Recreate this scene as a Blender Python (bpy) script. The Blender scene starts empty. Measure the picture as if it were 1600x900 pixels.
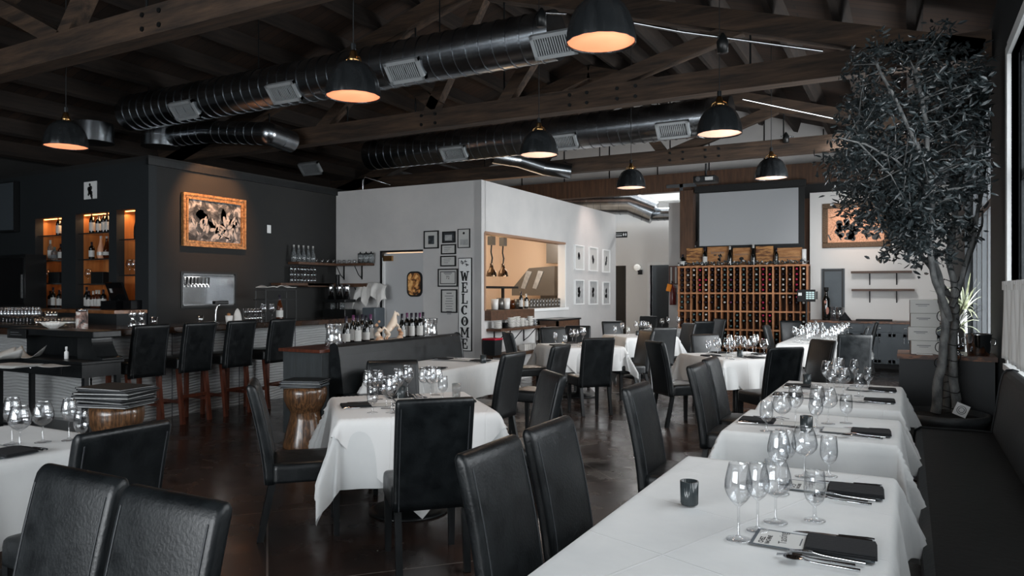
import bpy, math, random
from mathutils import Vector, Matrix
R_ = random.Random(7)
PI = math.pi
sc = bpy.context.scene
COL = sc.collection
# ---------------------------------------------------------------- camera
FP = 1141.0; YAW = math.radians(28.5); EYE = 1.55; HZ = 455.0
SN, CS = math.sin(YAW), math.cos(YAW)
cam = bpy.data.cameras.new('camera'); camo = bpy.data.objects.new('camera', cam); COL.objects.link(camo)
cam.sensor_width = 36; cam.lens = FP/1600*36; cam.shift_y = 5/1600; cam.clip_start = .05; cam.clip_end = 200
camo.location = (0, 0, EYE); camo.rotation_euler = (PI/2, 0, YAW)
sc.camera = camo
# ---------------------------------------------------------------- light
sc.view_settings.view_transform = 'Standard'
try: sc.view_settings.look = 'None'
except Exception: pass
sc.view_settings.gamma = 1; sc.view_settings.use_curve_mapping = False
sc.view_settings.exposure = 0.15
sc.cycles.use_denoising = True
sc.cycles.max_bounces = 9; sc.cycles.diffuse_bounces = 4; sc.cycles.glossy_bounces = 4
sc.cycles.transmission_bounces = 9; sc.cycles.transparent_max_bounces = 24
sc.cycles.sample_clamp_indirect = 4.0; sc.cycles.blur_glossy = .3
world = bpy.data.worlds.new('world'); sc.world = world; world.use_nodes = True
bg = world.node_tree.nodes['Background']; bg.inputs[0].default_value = (.88, .94, 1, 1); bg.inputs[1].default_value = 2.0

def light(kind, name, loc, energy, color=(1, 1, 1), size=1, size_y=None, target=None, spot=None, blend=.6, rot=None):
    l = bpy.data.lights.new(name, kind); l.energy = energy; l.color = color
    if kind == 'AREA':
        l.size = size
        if size_y: l.shape = 'RECTANGLE'; l.size_y = size_y
    elif kind in ('POINT', 'SPOT'):
        l.shadow_soft_size = size
        if kind == 'SPOT': l.spot_size = spot; l.spot_blend = blend
    o = bpy.data.objects.new(name, l); COL.objects.link(o); o.location = loc
    if target is not None:
        o.rotation_euler = (Vector(target)-Vector(loc)).to_track_quat('-Z', 'Y').to_euler()
    if rot: o.rotation_euler = rot
    return o
DAY = (.95, .98, 1.0)
# daylight through the tall windows behind the camera, along the right wall, and the rear clerestory
light('AREA', 'daylight_front_windows', (-3.2, -4.05, 1.95), 560, DAY, 6.0, 2.3, target=(-3.2, 10, 1.2))
light('AREA', 'daylight_side_windows', (1.3, 4.4, 2.4), 230, DAY, 5.6, 2.6, target=(-6, 5.4, .5))
light('AREA', 'daylight_rear_side_window', (1.3, 11.0, 2.0), 680, DAY, 3.9, 3.2, target=(-6, 13.6, 2.6))
light('AREA', 'hall_skylight', (-5.6, 19.0, 4.8), 520, (1, 1, 1), 2.6, 2.2, target=(-5.6, 18.0, 0))

# ---------------------------------------------------------------- pixel to place
def at_z(px, py, z):
    u = (px-800)/FP*z
    return Vector((-z*SN+u*CS, z*CS+u*SN, EYE-(py-HZ)/FP*z))
def at_h(px, py, h): return at_z(px, py, FP*(EYE-h)/(py-HZ))
def at_Y(px, py, Y): return at_z(px, py, Y/(CS+SN*(px-800)/FP))
def at_X(px, py, X): return at_z(px, py, X/(-SN+CS*(px-800)/FP))
# ---------------------------------------------------------------- colour and materials
def lin(c):
    return tuple(((x/255)/12.92 if x/255 <= .04045 else ((x/255+.055)/1.055)**2.4) for x in c)+(1,)
class NT:
    def __init__(s, m): s.t = m.node_tree; s.n = s.t.nodes; s.l = s.t.links
    def new(s, k, **kw):
        n = s.n.new(k)
        for a, b in kw.items():
            if a.startswith('i_'):
                key = a[2:]
                n.inputs[int(key) if key.isdigit() else key.replace('_', ' ')].default_value = b
            else: setattr(n, a, b)
        return n
    def link(s, a, b): s.l.new(a, b)
MATS = {}
def mat(name, c, rough=.5, metal=0, c2=None, nscale=8, stretch=(1, 1, 1), bump=0, bscale=40, coat=0, spec=.5, trans=0, ior=1.45,
        emit=None, es=0, kind='noise', detail=4, sheen=0, r2=None, contrast=(.35, .65), coords='Object', bstretch=None):
    m = bpy.data.materials.new(name); m.use_nodes = True; t = NT(m); b = t.n['Principled BSDF']
    c = lin(c)
    b.inputs['Base Color'].default_value = c; b.inputs['Roughness'].default_value = rough; b.inputs['Metallic'].default_value = metal
    b.inputs['Coat Weight'].default_value = coat; b.inputs['Coat Roughness'].default_value = .12
    b.inputs['Specular IOR Level'].default_value = spec; b.inputs['IOR'].default_value = ior
    b.inputs['Transmission Weight'].default_value = trans; b.inputs['Sheen Weight'].default_value = sheen
    if emit: b.inputs['Emission Color'].default_value = lin(emit); b.inputs['Emission Strength'].default_value = es
    tc = t.new('ShaderNodeTexCoord'); mp = t.new('ShaderNodeMapping'); mp.inputs['Scale'].default_value = stretch
    t.link(tc.outputs[coords], mp.inputs[0])
    if c2 is not None or r2 is not None:
        if kind == 'wave': tx = t.new('ShaderNodeTexWave', i_Scale=nscale, i_Distortion=6.0, i_Detail=float(detail), i_Detail_Scale=1.5)
        else: tx = t.new('ShaderNodeTexNoise', i_Scale=nscale, i_Detail=float(detail), i_Roughness=.6)
        t.link(mp.outputs[0], tx.inputs['Vector'])
        rp = t.new('ShaderNodeMapRange', i_1=contrast[0], i_2=contrast[1]); t.link(tx.outputs[1 if kind == 'wave' else 0], rp.inputs[0])
        if c2 is not None:
            mx = t.new('ShaderNodeMix', data_type='RGBA'); mx.inputs[6].default_value = c; mx.inputs[7].default_value = lin(c2)
            t.link(rp.outputs[0], mx.inputs[0]); t.link(mx.outputs[2], b.inputs['Base Color'])
        if r2 is not None:
            mr = t.new('ShaderNodeMapRange', i_3=rough, i_4=r2); t.link(rp.outputs[0], mr.inputs[0]); t.link(mr.outputs[0], b.inputs['Roughness'])
    if bump:
        mb_ = t.new('ShaderNodeMapping'); mb_.inputs['Scale'].default_value = bstretch or stretch; t.link(tc.outputs[coords], mb_.inputs[0])
        nb = t.new('ShaderNodeTexNoise', i_Scale=bscale, i_Detail=4.0); t.link(mb_.outputs[0], nb.inputs['Vector'])
        bp = t.new('ShaderNodeBump', i_Strength=bump, i_Distance=.01); t.link(nb.outputs[0], bp.inputs['Height']); t.link(bp.outputs[0], b.inputs['Normal'])
    MATS[name] = m
    return m
leather = mat('black leather', (13, 16, 18), .30, c2=(22, 26, 28), nscale=11, bump=.13, bscale=85, r2=.42, spec=.42, detail=8)
leather_d = mat('black banquette leather', (11, 13, 15), .45, c2=(16, 19, 21), nscale=6, bump=.15, bscale=30, spec=.22)
stitch = mat('leather stitching', (44, 47, 50), .5)
blackwood = mat('black stained wood', (16, 19, 21), .35, c2=(28, 30, 31), nscale=6, stretch=(8, 8, 1))
stoolwood = mat('red brown wood', (66, 34, 24), .38, c2=(96, 50, 34), nscale=5, stretch=(8, 8, 1), coat=.2)
drumwood = mat('striped acacia wood', (66, 48, 35), .28, c2=(118, 84, 56), nscale=4.5, stretch=(14, 14, .5), coat=.5, contrast=(.42, .62))
linen = mat('white tablecloth linen', (206, 207, 206), .85, bump=.12, bscale=14, sheen=.1, c2=(197, 199, 199), nscale=3)
linen_old = mat('white overlay linen', (214, 214, 213), .85, bump=.12, bscale=11, sheen=.1)
plaster = mat('grey white plaster', (198, 196, 194), .8, bump=.08, bscale=60, c2=(188, 187, 186), nscale=1.4)
plaster_w = mat('white plaster', (222, 221, 219), .8, bump=.06, bscale=60)
darkwall = mat('charcoal painted wall', (32, 32, 31), .75, bump=.1, bscale=70, c2=(28, 29, 29), nscale=2)
bluewall = mat('slate painted wall', (29, 34, 37), .7, bump=.08, bscale=70)
timber = mat('old brown timber', (38, 30, 24), .8, c2=(78, 60, 46), nscale=2.2, stretch=(.7, 7, 7), bump=.5, bscale=9, contrast=(.35, .7))
timber_v = mat('dark brown post timber', (62, 44, 32), .7, c2=(88, 62, 45), nscale=2.2, stretch=(8, 8, .7), bump=.4, bscale=9)
rafterwood = mat('rafter timber', (30, 25, 22), .85, c2=(46, 37, 31), nscale=2.2, stretch=(7, .7, 7), bump=.3, bscale=9)
steel = mat('galvanised duct steel', (150, 155, 160), .25, 1.0, c2=(172, 177, 181), nscale=5, bump=.05, bscale=6)
steel_b = mat('brushed steel', (180, 182, 184), .22, 1.0)
chrome = mat('polished chrome', (215, 217, 220), .08, 1.0)
blackmetal = mat('black metal', (16, 18, 19), .4, spec=.5)
ironmetal = mat('iron rod', (40, 42, 43), .45, .8)
lampshell = mat('black enamel lamp shell', (30, 33, 35), .26, .3, c2=(42, 45, 47), nscale=3, stretch=(6, 6, .3), coat=.3)
brass = mat('brass fitting', (190, 150, 100), .25, 1.0)
glow = mat('lit lamp diffuser', (255, 190, 150), .6, emit=(255, 157, 112), es=1.15)
glow_w = mat('lit lamp diffuser pale', (255, 220, 200), .6, emit=(255, 196, 168), es=1.2)
led = mat('warm strip light', (255, 190, 120), .6, emit=(255, 170, 95), es=6.0)
tube_l = mat('kitchen tube light', (255, 250, 240), .6, emit=(255, 225, 200), es=5.0)
niche = mat('amber maple panel', (178, 118, 64), .55, c2=(150, 92, 46), nscale=2, stretch=(6, 6, .8))
grille = mat('vent grille pale metal', (150, 154, 156), .5)
vdark = mat('vent dark gap', (18, 20, 21), .8)
black = mat('matt black', (17, 19, 20), .7)
gloss = mat('gloss black', (14, 15, 17), .12)
white = mat('white paint', (226, 227, 226), .5)
paper = mat('paper', (190, 190, 187), .8)
paper_g = mat('grey paper', (150, 152, 152), .8, c2=(175, 176, 175), nscale=14)
ink = mat('black ink', (18, 19, 21), .7)
inkg = mat('grey ink', (96, 98, 100), .7)
crate = mat('pine crate wood', (170, 124, 78), .6, c2=(140, 92, 50), nscale=3, stretch=(1, 1, 9), contrast=(.4, .6))
crate_d = mat('burnt grain crate wood', (178, 128, 74), .6, c2=(98, 60, 32), nscale=2.4, stretch=(1, 1, 7), contrast=(.45, .55))
rackwood = mat('redwood rack', (150, 96, 62), .6, c2=(196, 140, 98), nscale=3, stretch=(4, 4, 1))
shelfwood = mat('walnut shelf', (66, 46, 34), .5, c2=(92, 64, 46), nscale=3, stretch=(1, 8, 8))
butcher = mat('butcher block', (120, 76, 48), .4, c2=(64, 42, 30), nscale=7, stretch=(1, 3, 3), contrast=(.45, .55))
cabgrey = mat('slate cabinet paint', (84, 92, 98), .5, c2=(76, 84, 90), nscale=3)
cabdark = mat('dark slate cabinet paint', (27, 31, 34), .5)
bottle_g = mat('dark bottle glass', (12, 14, 13), .06, spec=.8, coat=.5)
bottle_b = mat('amber bottle glass', (92, 46, 20), .07, spec=.8, trans=.5)
bottle_c = mat('clear bottle glass', (190, 196, 198), .05, spec=.8, trans=.85)
bottle_p = mat('pale pink bottle', (214, 160, 130), .3, coat=.4)
foil_r = mat('pink red foil', (176, 38, 78), .4, .2)
foil_w = mat('white foil', (196, 194, 190), .4, .2)
foil_t = mat('teal foil', (84, 110, 112), .4, .2)
foil_k = mat('dark foil', (34, 30, 42), .4, .2)
foil_p = mat('purple foil', (96, 52, 86), .4, .2)
orange = mat('orange tag', (236, 140, 30), .6)
red = mat('extinguisher red', (96, 28, 26), .35, coat=.3)
redlid = mat('crimson plastic lid', (176, 16, 46), .35)
bark = mat('grey bark', (66, 68, 69), .85, c2=(112, 113, 112), nscale=14, stretch=(1, 1, .5), bump=.7, bscale=22)
leafm = mat('dark leaves', (26, 32, 34), .3, c2=(58, 66, 68), nscale=3, spec=.6)
leafp = mat('dracaena leaves', (50, 56, 44), .45, c2=(112, 116, 92), nscale=9)
soil = mat('dark potting soil', (24, 25, 26), .95, bump=1, bscale=40)
potm = mat('dark glazed pot', (52, 56, 59), .45, c2=(70, 74, 76), nscale=8, bump=.3, bscale=30)
ceram = mat('white ceramic', (220, 218, 214), .25, coat=.3)
gold = mat('gilt frame', (196, 146, 94), .4, .35, c2=(120, 84, 50), nscale=26, bump=.8, bscale=50)
oldgold = mat('antique brown frame', (112, 88, 64), .5, .2, c2=(70, 54, 40), nscale=40, bump=.8, bscale=60)
napkin = mat('black linen napkin', (20, 22, 25), .85, bump=.2, bscale=60)
curtain = mat('white curtain', (214, 214, 212), .85)
mirror_g = mat('framed glass', (150, 154, 156), .1, .6)
towel = mat('white towel', (210, 208, 204), .9, bump=.3, bscale=40)
figure = mat('cream porcelain', (226, 208, 188), .35, c2=(186, 140, 106), nscale=7, coat=.2, contrast=(.5, .62))
water_m = mat('water', (235, 240, 240), .02, trans=1, ior=1.33)
smoke = mat('smoked ribbed glass', (50, 56, 58), .22, coat=.2)
warmwall = mat('kitchen wall', (236, 214, 190), .6)
hood = mat('kitchen steel', (112, 110, 106), .35, .7)

def crease(m):
    t = NT(m); b = t.n['Principled BSDF']; tc = t.new('ShaderNodeTexCoord'); mp = t.new('ShaderNodeMapping'); mp.inputs['Rotation'].default_value = (0, 0, .35)
    t.link(tc.outputs['Object'], mp.inputs[0]); br = t.new('ShaderNodeTexBrick', i_Scale=1.0, i_Mortar_Size=.006, i_Mortar_Smooth=.9, i_Brick_Width=.58, i_Row_Height=.47, offset=0.0)
    t.link(mp.outputs[0], br.inputs['Vector']); old = [n for n in t.n if n.bl_idname == 'ShaderNodeBump'][0]
    bp = t.new('ShaderNodeBump', i_Strength=.35, i_Distance=.004); t.link(br.outputs['Fac'], bp.inputs['Height']); t.link(old.outputs[0], bp.inputs['Normal']); t.link(bp.outputs[0], b.inputs['Normal'])
crease(linen); crease(linen_old)
def glassmat(name, thin, base=.095):
    m = bpy.data.materials.new(name); m.use_nodes = True; t = NT(m)
    out = t.n['Material Output']; t.n.remove(t.n['Principled BSDF'])
    if not thin:
        g = t.new('ShaderNodeBsdfGlass', i_Roughness=0.0, i_IOR=1.42); g.inputs[0].default_value = (.97, .985, .99, 1)
        tr = t.new('ShaderNodeBsdfTransparent'); tr.inputs[0].default_value = (.93, .95, .96, 1)
        mx = t.new('ShaderNodeMixShader'); mx.inputs[0].default_value = .35
        t.link(g.outputs[0], mx.inputs[1]); t.link(tr.outputs[0], mx.inputs[2]); t.link(mx.outputs[0], out.inputs[0])
    else:
        lw = t.new('ShaderNodeLayerWeight', i_Blend=.32)
        tr = t.new('ShaderNodeBsdfTransparent'); cr = t.new('ShaderNodeMix', data_type='RGBA')
        cr.inputs[6].default_value = (.975, .98, .985, 1); cr.inputs[7].default_value = (.28, .31, .33, 1)
        p = t.new('ShaderNodeMath', operation='POWER'); p.inputs[1].default_value = 2.6
        t.link(lw.outputs['Facing'], p.inputs[0]); t.link(p.outputs[0], cr.inputs[0]); t.link(cr.outputs[2], tr.inputs[0])
        gl = t.new('ShaderNodeBsdfGlossy', i_Roughness=.04); gl.inputs[0].default_value = (1, 1, 1, 1)
        f = t.new('ShaderNodeMapRange', i_3=base, i_4=.85); t.link(p.outputs[0], f.inputs[0])
        mx = t.new('ShaderNodeMixShader'); t.link(f.outputs[0], mx.inputs[0])
        t.link(tr.outputs[0], mx.inputs[1]); t.link(gl.outputs[0], mx.inputs[2]); t.link(mx.outputs[0], out.inputs[0])
    return m
glass = glassmat('clear wine glass', False)
glass_t = glassmat('thin clear glass', True)
glass_s = glassmat('cut clear glass', True, .26)

# floor: stained concrete with saw cuts
def floor_mat():
    m = mat('stained concrete floor', (36, 32, 30), .22, coat=.0); t = NT(m); b = t.n['Principled BSDF']
    tc = t.new('ShaderNodeTexCoord')
    n1 = t.new('ShaderNodeTexNoise', i_Scale=.9, i_Detail=8.0, i_Roughness=.65); t.link(tc.outputs['Object'], n1.inputs['Vector'])
    r1 = t.new('ShaderNodeValToRGB'); e = r1.color_ramp.elements
    e[0].position = .35; e[0].color = lin((26, 27, 28)); e[1].position = .7; e[1].color = lin((66, 47, 38))
    t.link(n1.outputs[0], r1.inputs[0])
    br = t.new('ShaderNodeTexBrick', i_Scale=1.0, i_Mortar_Size=.006, i_Brick_Width=1.35, i_Row_Height=1.35, offset=0.0)
    mp = t.new('ShaderNodeMapping'); mp.inputs['Rotation'].default_value = (0, 0, .75); t.link(tc.outputs['Object'], mp.inputs[0]); t.link(mp.outputs[0], br.inputs['Vector'])
    mx = t.new('ShaderNodeMix', data_type='RGBA'); t.link(br.outputs['Fac'], mx.inputs[0]); t.link(r1.outputs[0], mx.inputs[6]); mx.inputs[7].default_value = lin((96, 88, 84))
    t.link(mx.outputs[2], b.inputs['Base Color'])
    n2 = t.new('ShaderNodeTexNoise', i_Scale=3.0, i_Detail=6.0); t.link(tc.outputs['Object'], n2.inputs['Vector'])
    mr = t.new('ShaderNodeMapRange', i_1=.3, i_2=.7, i_3=.12, i_4=.34); t.link(n2.outputs[0], mr.inputs[0]); t.link(mr.outputs[0], b.inputs['Roughness'])
    bp = t.new('ShaderNodeBump', i_Strength=.12, i_Distance=.02); t.link(n1.outputs[0], bp.inputs['Height']); t.link(bp.outputs[0], b.inputs['Normal'])
    return m
floorm = floor_mat()
def plank_mat(name, c1, c2, w, gap=(14, 13, 13), axis=0):
    m = mat(name, c1, .8); t = NT(m); b = t.n['Principled BSDF']; tc = t.new('ShaderNodeTexCoord')
    mp = t.new('ShaderNodeMapping')
    if axis: mp.inputs['Rotation'].default_value = (0, 0, PI/2)
    t.link(tc.outputs['Object'], mp.inputs[0])
    br = t.new('ShaderNodeTexBrick', i_Scale=1.0, i_Mortar_Size=.006, i_Brick_Width=3.0, i_Row_Height=w, offset=.4)
    br.inputs['Color1'].default_value = lin(c1); br.inputs['Color2'].default_value = lin(c2); br.inputs['Mortar'].default_value = lin(gap)
    t.link(mp.outputs[0], br.inputs['Vector']); t.link(br.outputs[0], b.inputs['Base Color'])
    return m
deck = plank_mat('roof deck boards', (34, 25, 19), (52, 36, 26), .14)
# wavy relief panel on the bar front
def wavy_mat():
    m = mat('white wavy relief panel', (176, 178, 178), .5); t = NT(m); b = t.n['Principled BSDF']; tc = t.new('ShaderNodeTexCoord')
    n = t.new('ShaderNodeTexNoise', i_Scale=1.5, i_Detail=1.0); t.link(tc.outputs['Object'], n.inputs['Vector'])
    s = t.new('ShaderNodeSeparateXYZ'); t.link(tc.outputs['Object'], s.inputs[0])
    a = t.new('ShaderNodeMath', operation='MULTIPLY_ADD'); a.inputs[1].default_value = .13; t.link(n.outputs[0], a.inputs[0]); t.link(s.outputs[2], a.inputs[2])
    w = t.new('ShaderNodeMath', operation='MULTIPLY'); w.inputs[1].default_value = 170; t.link(a.outputs[0], w.inputs[0])
    si = t.new('ShaderNodeMath', operation='SINE'); t.link(w.outputs[0], si.inputs[0])
    bp = t.new('ShaderNodeBump', i_Strength=1.0, i_Distance=.006); t.link(si.outputs[0], bp.inputs['Height']); t.link(bp.outputs[0], b.inputs['Normal'])
    return m
wavy = wavy_mat()
def art_mat(name, dark, mid, light_, scale, seed, thr=(.4, .52, .62)):
    m = mat(name, mid, .6); t = NT(m); b = t.n['Principled BSDF']; tc = t.new('ShaderNodeTexCoord')
    mp = t.new('ShaderNodeMapping'); mp.inputs['Location'].default_value = (seed, seed*1.7, seed*.3); t.link(tc.outputs['Object'], mp.inputs[0])
    n = t.new('ShaderNodeTexNoise', i_Scale=scale, i_Detail=5.0, i_Distortion=1.2); t.link(mp.outputs[0], n.inputs['Vector'])
    r = t.new('ShaderNodeValToRGB'); e = r.color_ramp.elements
    e[0].position = thr[0]; e[0].color = lin(dark); e[1].position = thr[2]; e[1].color = lin(light_)
    x = e.new(thr[1]); x.color = lin(mid)
    t.link(n.outputs[0], r.inputs[0]); t.link(r.outputs[0], b.inputs['Base Color'])
    return m
art_big = art_mat('grey painted scene', (34, 38, 41), (92, 96, 99), (176, 176, 174), 7, 3)
art_far = art_mat('copper flecked canvas', (150, 100, 74), (220, 164, 130), (240, 194, 164), 60, 5, (.3, .5, .65))
art_dark = art_mat('dark painted shapes', (44, 48, 51), (44, 50, 54), (84, 92, 97), 9, 2)
# ---------------------------------------------------------------- mesh builder
class MB:
    def __init__(s): s.v = []; s.f = []; s.sm = []; s.mi = []; s.cur = 0; s.M = Matrix()
    def add(s, vs, fs, smooth=False):
        b = len(s.v); s.v += [tuple(s.M @ Vector(p)) for p in vs]
        for f in fs: s.f.append(tuple(i+b for i in f)); s.sm.append(smooth); s.mi.append(s.cur)
        return s
    def box(s, c, d, rz=0, top=None, rx=0, ry=0):
        x, y, z = d[0]/2, d[1]/2, d[2]/2
        m = Matrix.Translation(c) @ Matrix.Rotation(rz, 4, 'Z') @ Matrix.Rotation(ry, 4, 'Y') @ Matrix.Rotation(rx, 4, 'X')
        vs = []
        for k in (-1, 1):
            q = (top if (top and k == 1) else 1)
            for i, j in ((-1, -1), (1, -1), (1, 1), (-1, 1)): vs.append(m @ Vector((i*x*q, j*y*q, k*z)))
        return s.add(vs, [(3, 2, 1, 0), (4, 5, 6, 7), (0, 1, 5, 4), (1, 2, 6, 5), (2, 3, 7, 6), (3, 0, 4, 7)])
    def bb(s, a, b):   # box from corner a to corner b
        a = Vector(a); b = Vector(b); c = (a+b)/2; d = b-a
        return s.box(c, (abs(d.x), abs(d.y), abs(d.z)))
    def beam(s, p, q, w, h, up=(0, 0, 1)):
        p = Vector(p); q = Vector(q); d = (q-p).normalized(); up = Vector(up)
        sd = d.cross(up)
        if sd.length < 1e-4: sd = Vector((1, 0, 0))
        sd.normalize(); u = sd.cross(d); vs = []
        for e in (p, q):
            for i, j in ((-1, -1), (1, -1), (1, 1), (-1, 1)): vs.append(e+sd*i*w/2+u*j*h/2)
        return s.add(vs, [(3, 2, 1, 0), (4, 5, 6, 7), (0, 1, 5, 4), (1, 2, 6, 5), (2, 3, 7, 6), (3, 0, 4, 7)])
    def tube(s, pts, r, n=8, caps=True, smooth=True):
        pts = [Vector(p) for p in pts]; k = len(pts); rs = r if isinstance(r, (list, tuple)) else [r]*k
        vs = []; nrm = None
        for i, p in enumerate(pts):
            d = (pts[min(i+1, k-1)]-pts[max(i-1, 0)])
            d = d.normalized() if d.length > 1e-9 else Vector((0, 0, 1))
            if nrm is None:
                nrm = d.orthogonal().normalized()
            else:
                nrm = (nrm-d*nrm.dot(d))
                nrm = nrm.normalized() if nrm.length > 1e-6 else d.orthogonal().normalized()
            b = d.cross(nrm)
            for j in range(n):
                a = 2*PI*j/n; vs.append(p+(nrm*math.cos(a)+b*math.sin(a))*rs[i])
        fs = [(i*n+j, i*n+(j+1) % n, (i+1)*n+(j+1) % n, (i+1)*n+j) for i in range(k-1) for j in range(n)]
        s.add(vs, fs, smooth)
        if caps:
            s.add(vs[:n], [tuple(reversed(range(n)))]); s.add(vs[-n:], [tuple(range(n))])
        return s
    def lathe(s, prof, n=24, c=(0, 0, 0), smooth=True, axis=None, flute=0, fk=0, caps=True):
        c = Vector(c); vs = []
        for (r, z) in prof:
            for j in range(n):
                a = 2*PI*j/n; rr = r*(1+flute*math.cos(fk*a)); vs.append(c+Vector((rr*math.cos(a), rr*math.sin(a), z)))
        k = len(prof)
        fs = [(i*n+j, i*n+(j+1) % n, (i+1)*n+(j+1) % n, (i+1)*n+j) for i in range(k-1) for j in range(n)]
        if caps and prof[0][0] > 1e-6: fs.append(tuple(reversed(range(n))))
        if caps and prof[-1][0] > 1e-6: fs.append(tuple(range((k-1)*n, k*n)))
        return s.add(vs, fs, smooth)
    def rings(s, rings, closed_caps=True, smooth=True):   # list of equal-length loops
        n = len(rings[0]); vs = [p for r in rings for p in r]
        fs = [(i*n+j, i*n+(j+1) % n, (i+1)*n+(j+1) % n, (i+1)*n+j) for i in range(len(rings)-1) for j in range(n)]
        if closed_caps: fs += [tuple(reversed(range(n))), tuple(range((len(rings)-1)*n, len(rings)*n))]
        return s.add(vs, fs, smooth)
    def prism(s, poly, a, b, plane='XZ', smooth=False):   # polygon extruded from a to b on the third axis
        def P(u, v, w): return {'XZ': (u, w, v), 'YZ': (w, u, v), 'XY': (u, v, w)}[plane]
        n = len(poly); vs = [P(u, v, a) for u, v in poly]+[P(u, v, b) for u, v in poly]
        return s.add(vs, [tuple(range(n)), tuple(reversed(range(n, 2*n)))]+[(i, (i+1) % n, (i+1) % n+n, i+n) for i in range(n)], smooth)
    def grid(s, nu, nv, fn, smooth=True, wrap=False):
        vs = [fn(i/(nu-1) if not wrap else i/nu, j/(nv-1)) for j in range(nv) for i in range(nu)]
        mu = nu if wrap else nu-1
        return s.add(vs, [(j*nu+i, j*nu+(i+1) % nu, (j+1)*nu+(i+1) % nu, (j+1)*nu+i) for j in range(nv-1) for i in range(mu)], smooth)
    def build(s, name, mats, parent=None, loc=None, rz=0, bevel=0, seg=2, solid=0, subsurf=0, rot=None):
        me = bpy.data.meshes.new(name); me.from_pydata(s.v, [], s.f)
        ml = mats if isinstance(mats, (list, tuple)) else [mats]
        for m in ml: me.materials.append(m)
        me.polygons.foreach_set('use_smooth', s.sm); me.polygons.foreach_set('material_index', s.mi); me.update()
        o = bpy.data.objects.new(name, me); COL.objects.link(o)
        if parent: o.parent = parent
        if loc is not None: o.location = loc
        o.rotation_euler = rot or (0, 0, rz)
        if solid: m = o.modifiers.new('solid', 'SOLIDIFY'); m.thickness = solid
        if bevel: m = o.modifiers.new('bevel', 'BEVEL'); m.width = bevel; m.segments = seg; m.limit_method = 'ANGLE'; m.angle_limit = math.radians(50)
        if subsurf: m = o.modifiers.new('sub', 'SUBSURF'); m.levels = subsurf; m.render_levels = subsurf
        return o
def thing(name, label, cat, loc=(0, 0, 0), rz=0, group=None, rot=None):
    o = bpy.data.objects.new(name, None); o.empty_display_size = .1; COL.objects.link(o); o.location = loc
    o.rotation_euler = rot or (0, 0, rz); return tag(o, label, cat, group)
def tag(o, label, cat, group=None, kind=None):
    if label: o['label'] = label
    if cat: o['category'] = cat
    if group: o['group'] = group
    if kind: o['kind'] = kind
    return o
def struct(name, mb, m, **k):
    o = mb.build(name, m, **k); o['kind'] = 'structure'; return o
KIDS = {}
def copy_tree(o, loc=None, rz=None, label=None, group=None, parent=None, scale=None):
    if not KIDS or o.name not in KIDS:
        KIDS[o.name] = [c for c in COL.objects if c.parent == o]
    c = o.copy(); COL.objects.link(c)
    if parent: c.parent = parent
    if loc is not None: c.location = loc
    if rz is not None: c.rotation_euler = (0, 0, rz)
    if scale is not None: c.scale = scale if isinstance(scale, (tuple, list)) else (scale,)*3
    if label: c['label'] = label
    if group: c['group'] = group
    for k in KIDS[o.name]: copy_tree(k, parent=c)
    return c
def text_mesh(body, size, mat_, name, parent, loc, rot, align='CENTER', ext=.001, bold=0, sx=1):
    cu = bpy.data.curves.new('txt', 'FONT'); cu.body = body; cu.size = size; cu.align_x = align; cu.align_y = 'CENTER'; cu.extrude = ext; cu.offset = bold; cu.resolution_u = 3
    o = bpy.data.objects.new('txt', cu); COL.objects.link(o); bpy.context.view_layer.update()
    me = bpy.data.meshes.new_from_object(o.evaluated_get(bpy.context.evaluated_depsgraph_get())); bpy.data.objects.remove(o)
    me.materials.clear(); me.materials.append(mat_)
    n = bpy.data.objects.new(name, me); COL.objects.link(n); n.parent = parent; n.location = loc; n.rotation_euler = rot; n.scale = (sx, 1, 1)
    return n
# ================================================================ SHELL
WX = .75; YB = 17.0; KX = -6.02; KY = 10.06; BX = -9.07; NY = 6.36; KE = 16.18; KH = 3.34; LX = -13.2; YF = -3.6
RX, RZ, SL = -5.5, 6.29, .31
def roof(x): return RZ-SL*abs(x-RX)
struct('floor', MB().bb((LX-.3, YF-.3, -.1), (WX+.3, 22, 0)), floorm)
# roof deck + rafters
m = MB()
for s in (-1, 1):
    xe = LX-.3 if s < 0 else WX+.3
    m.add([(RX, YF-.2, RZ), (xe, YF-.2, roof(xe)), (xe, YB+.3, roof(xe)), (RX, YB+.3, RZ), (RX, YF-.2, RZ+.1), (xe, YF-.2, roof(xe)+.1), (xe, YB+.3, roof(xe)+.1), (RX, YB+.3, RZ+.1)],
          [(0, 1, 2, 3), (7, 6, 5, 4), (0, 4, 5, 1), (1, 5, 6, 2), (2, 6, 7, 3)])
ceiling = struct('ceiling', m, deck)
x = LX+.3
while x < WX-.1:
    if abs(x-RX) > .25:
        a = math.atan(SL)*(1 if x < RX else -1)
        MB().box((x, (YF+YB)/2-.1, roof(x)-.135), (.09, YB-YF-.3, .25), ry=-a).build('rafter', rafterwood, ceiling)
    x += .72
MB().box((RX, (YF+YB)/2, RZ-.16), (.16, YB-YF, .3)).build('ridge_beam', rafterwood, ceiling)
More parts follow.
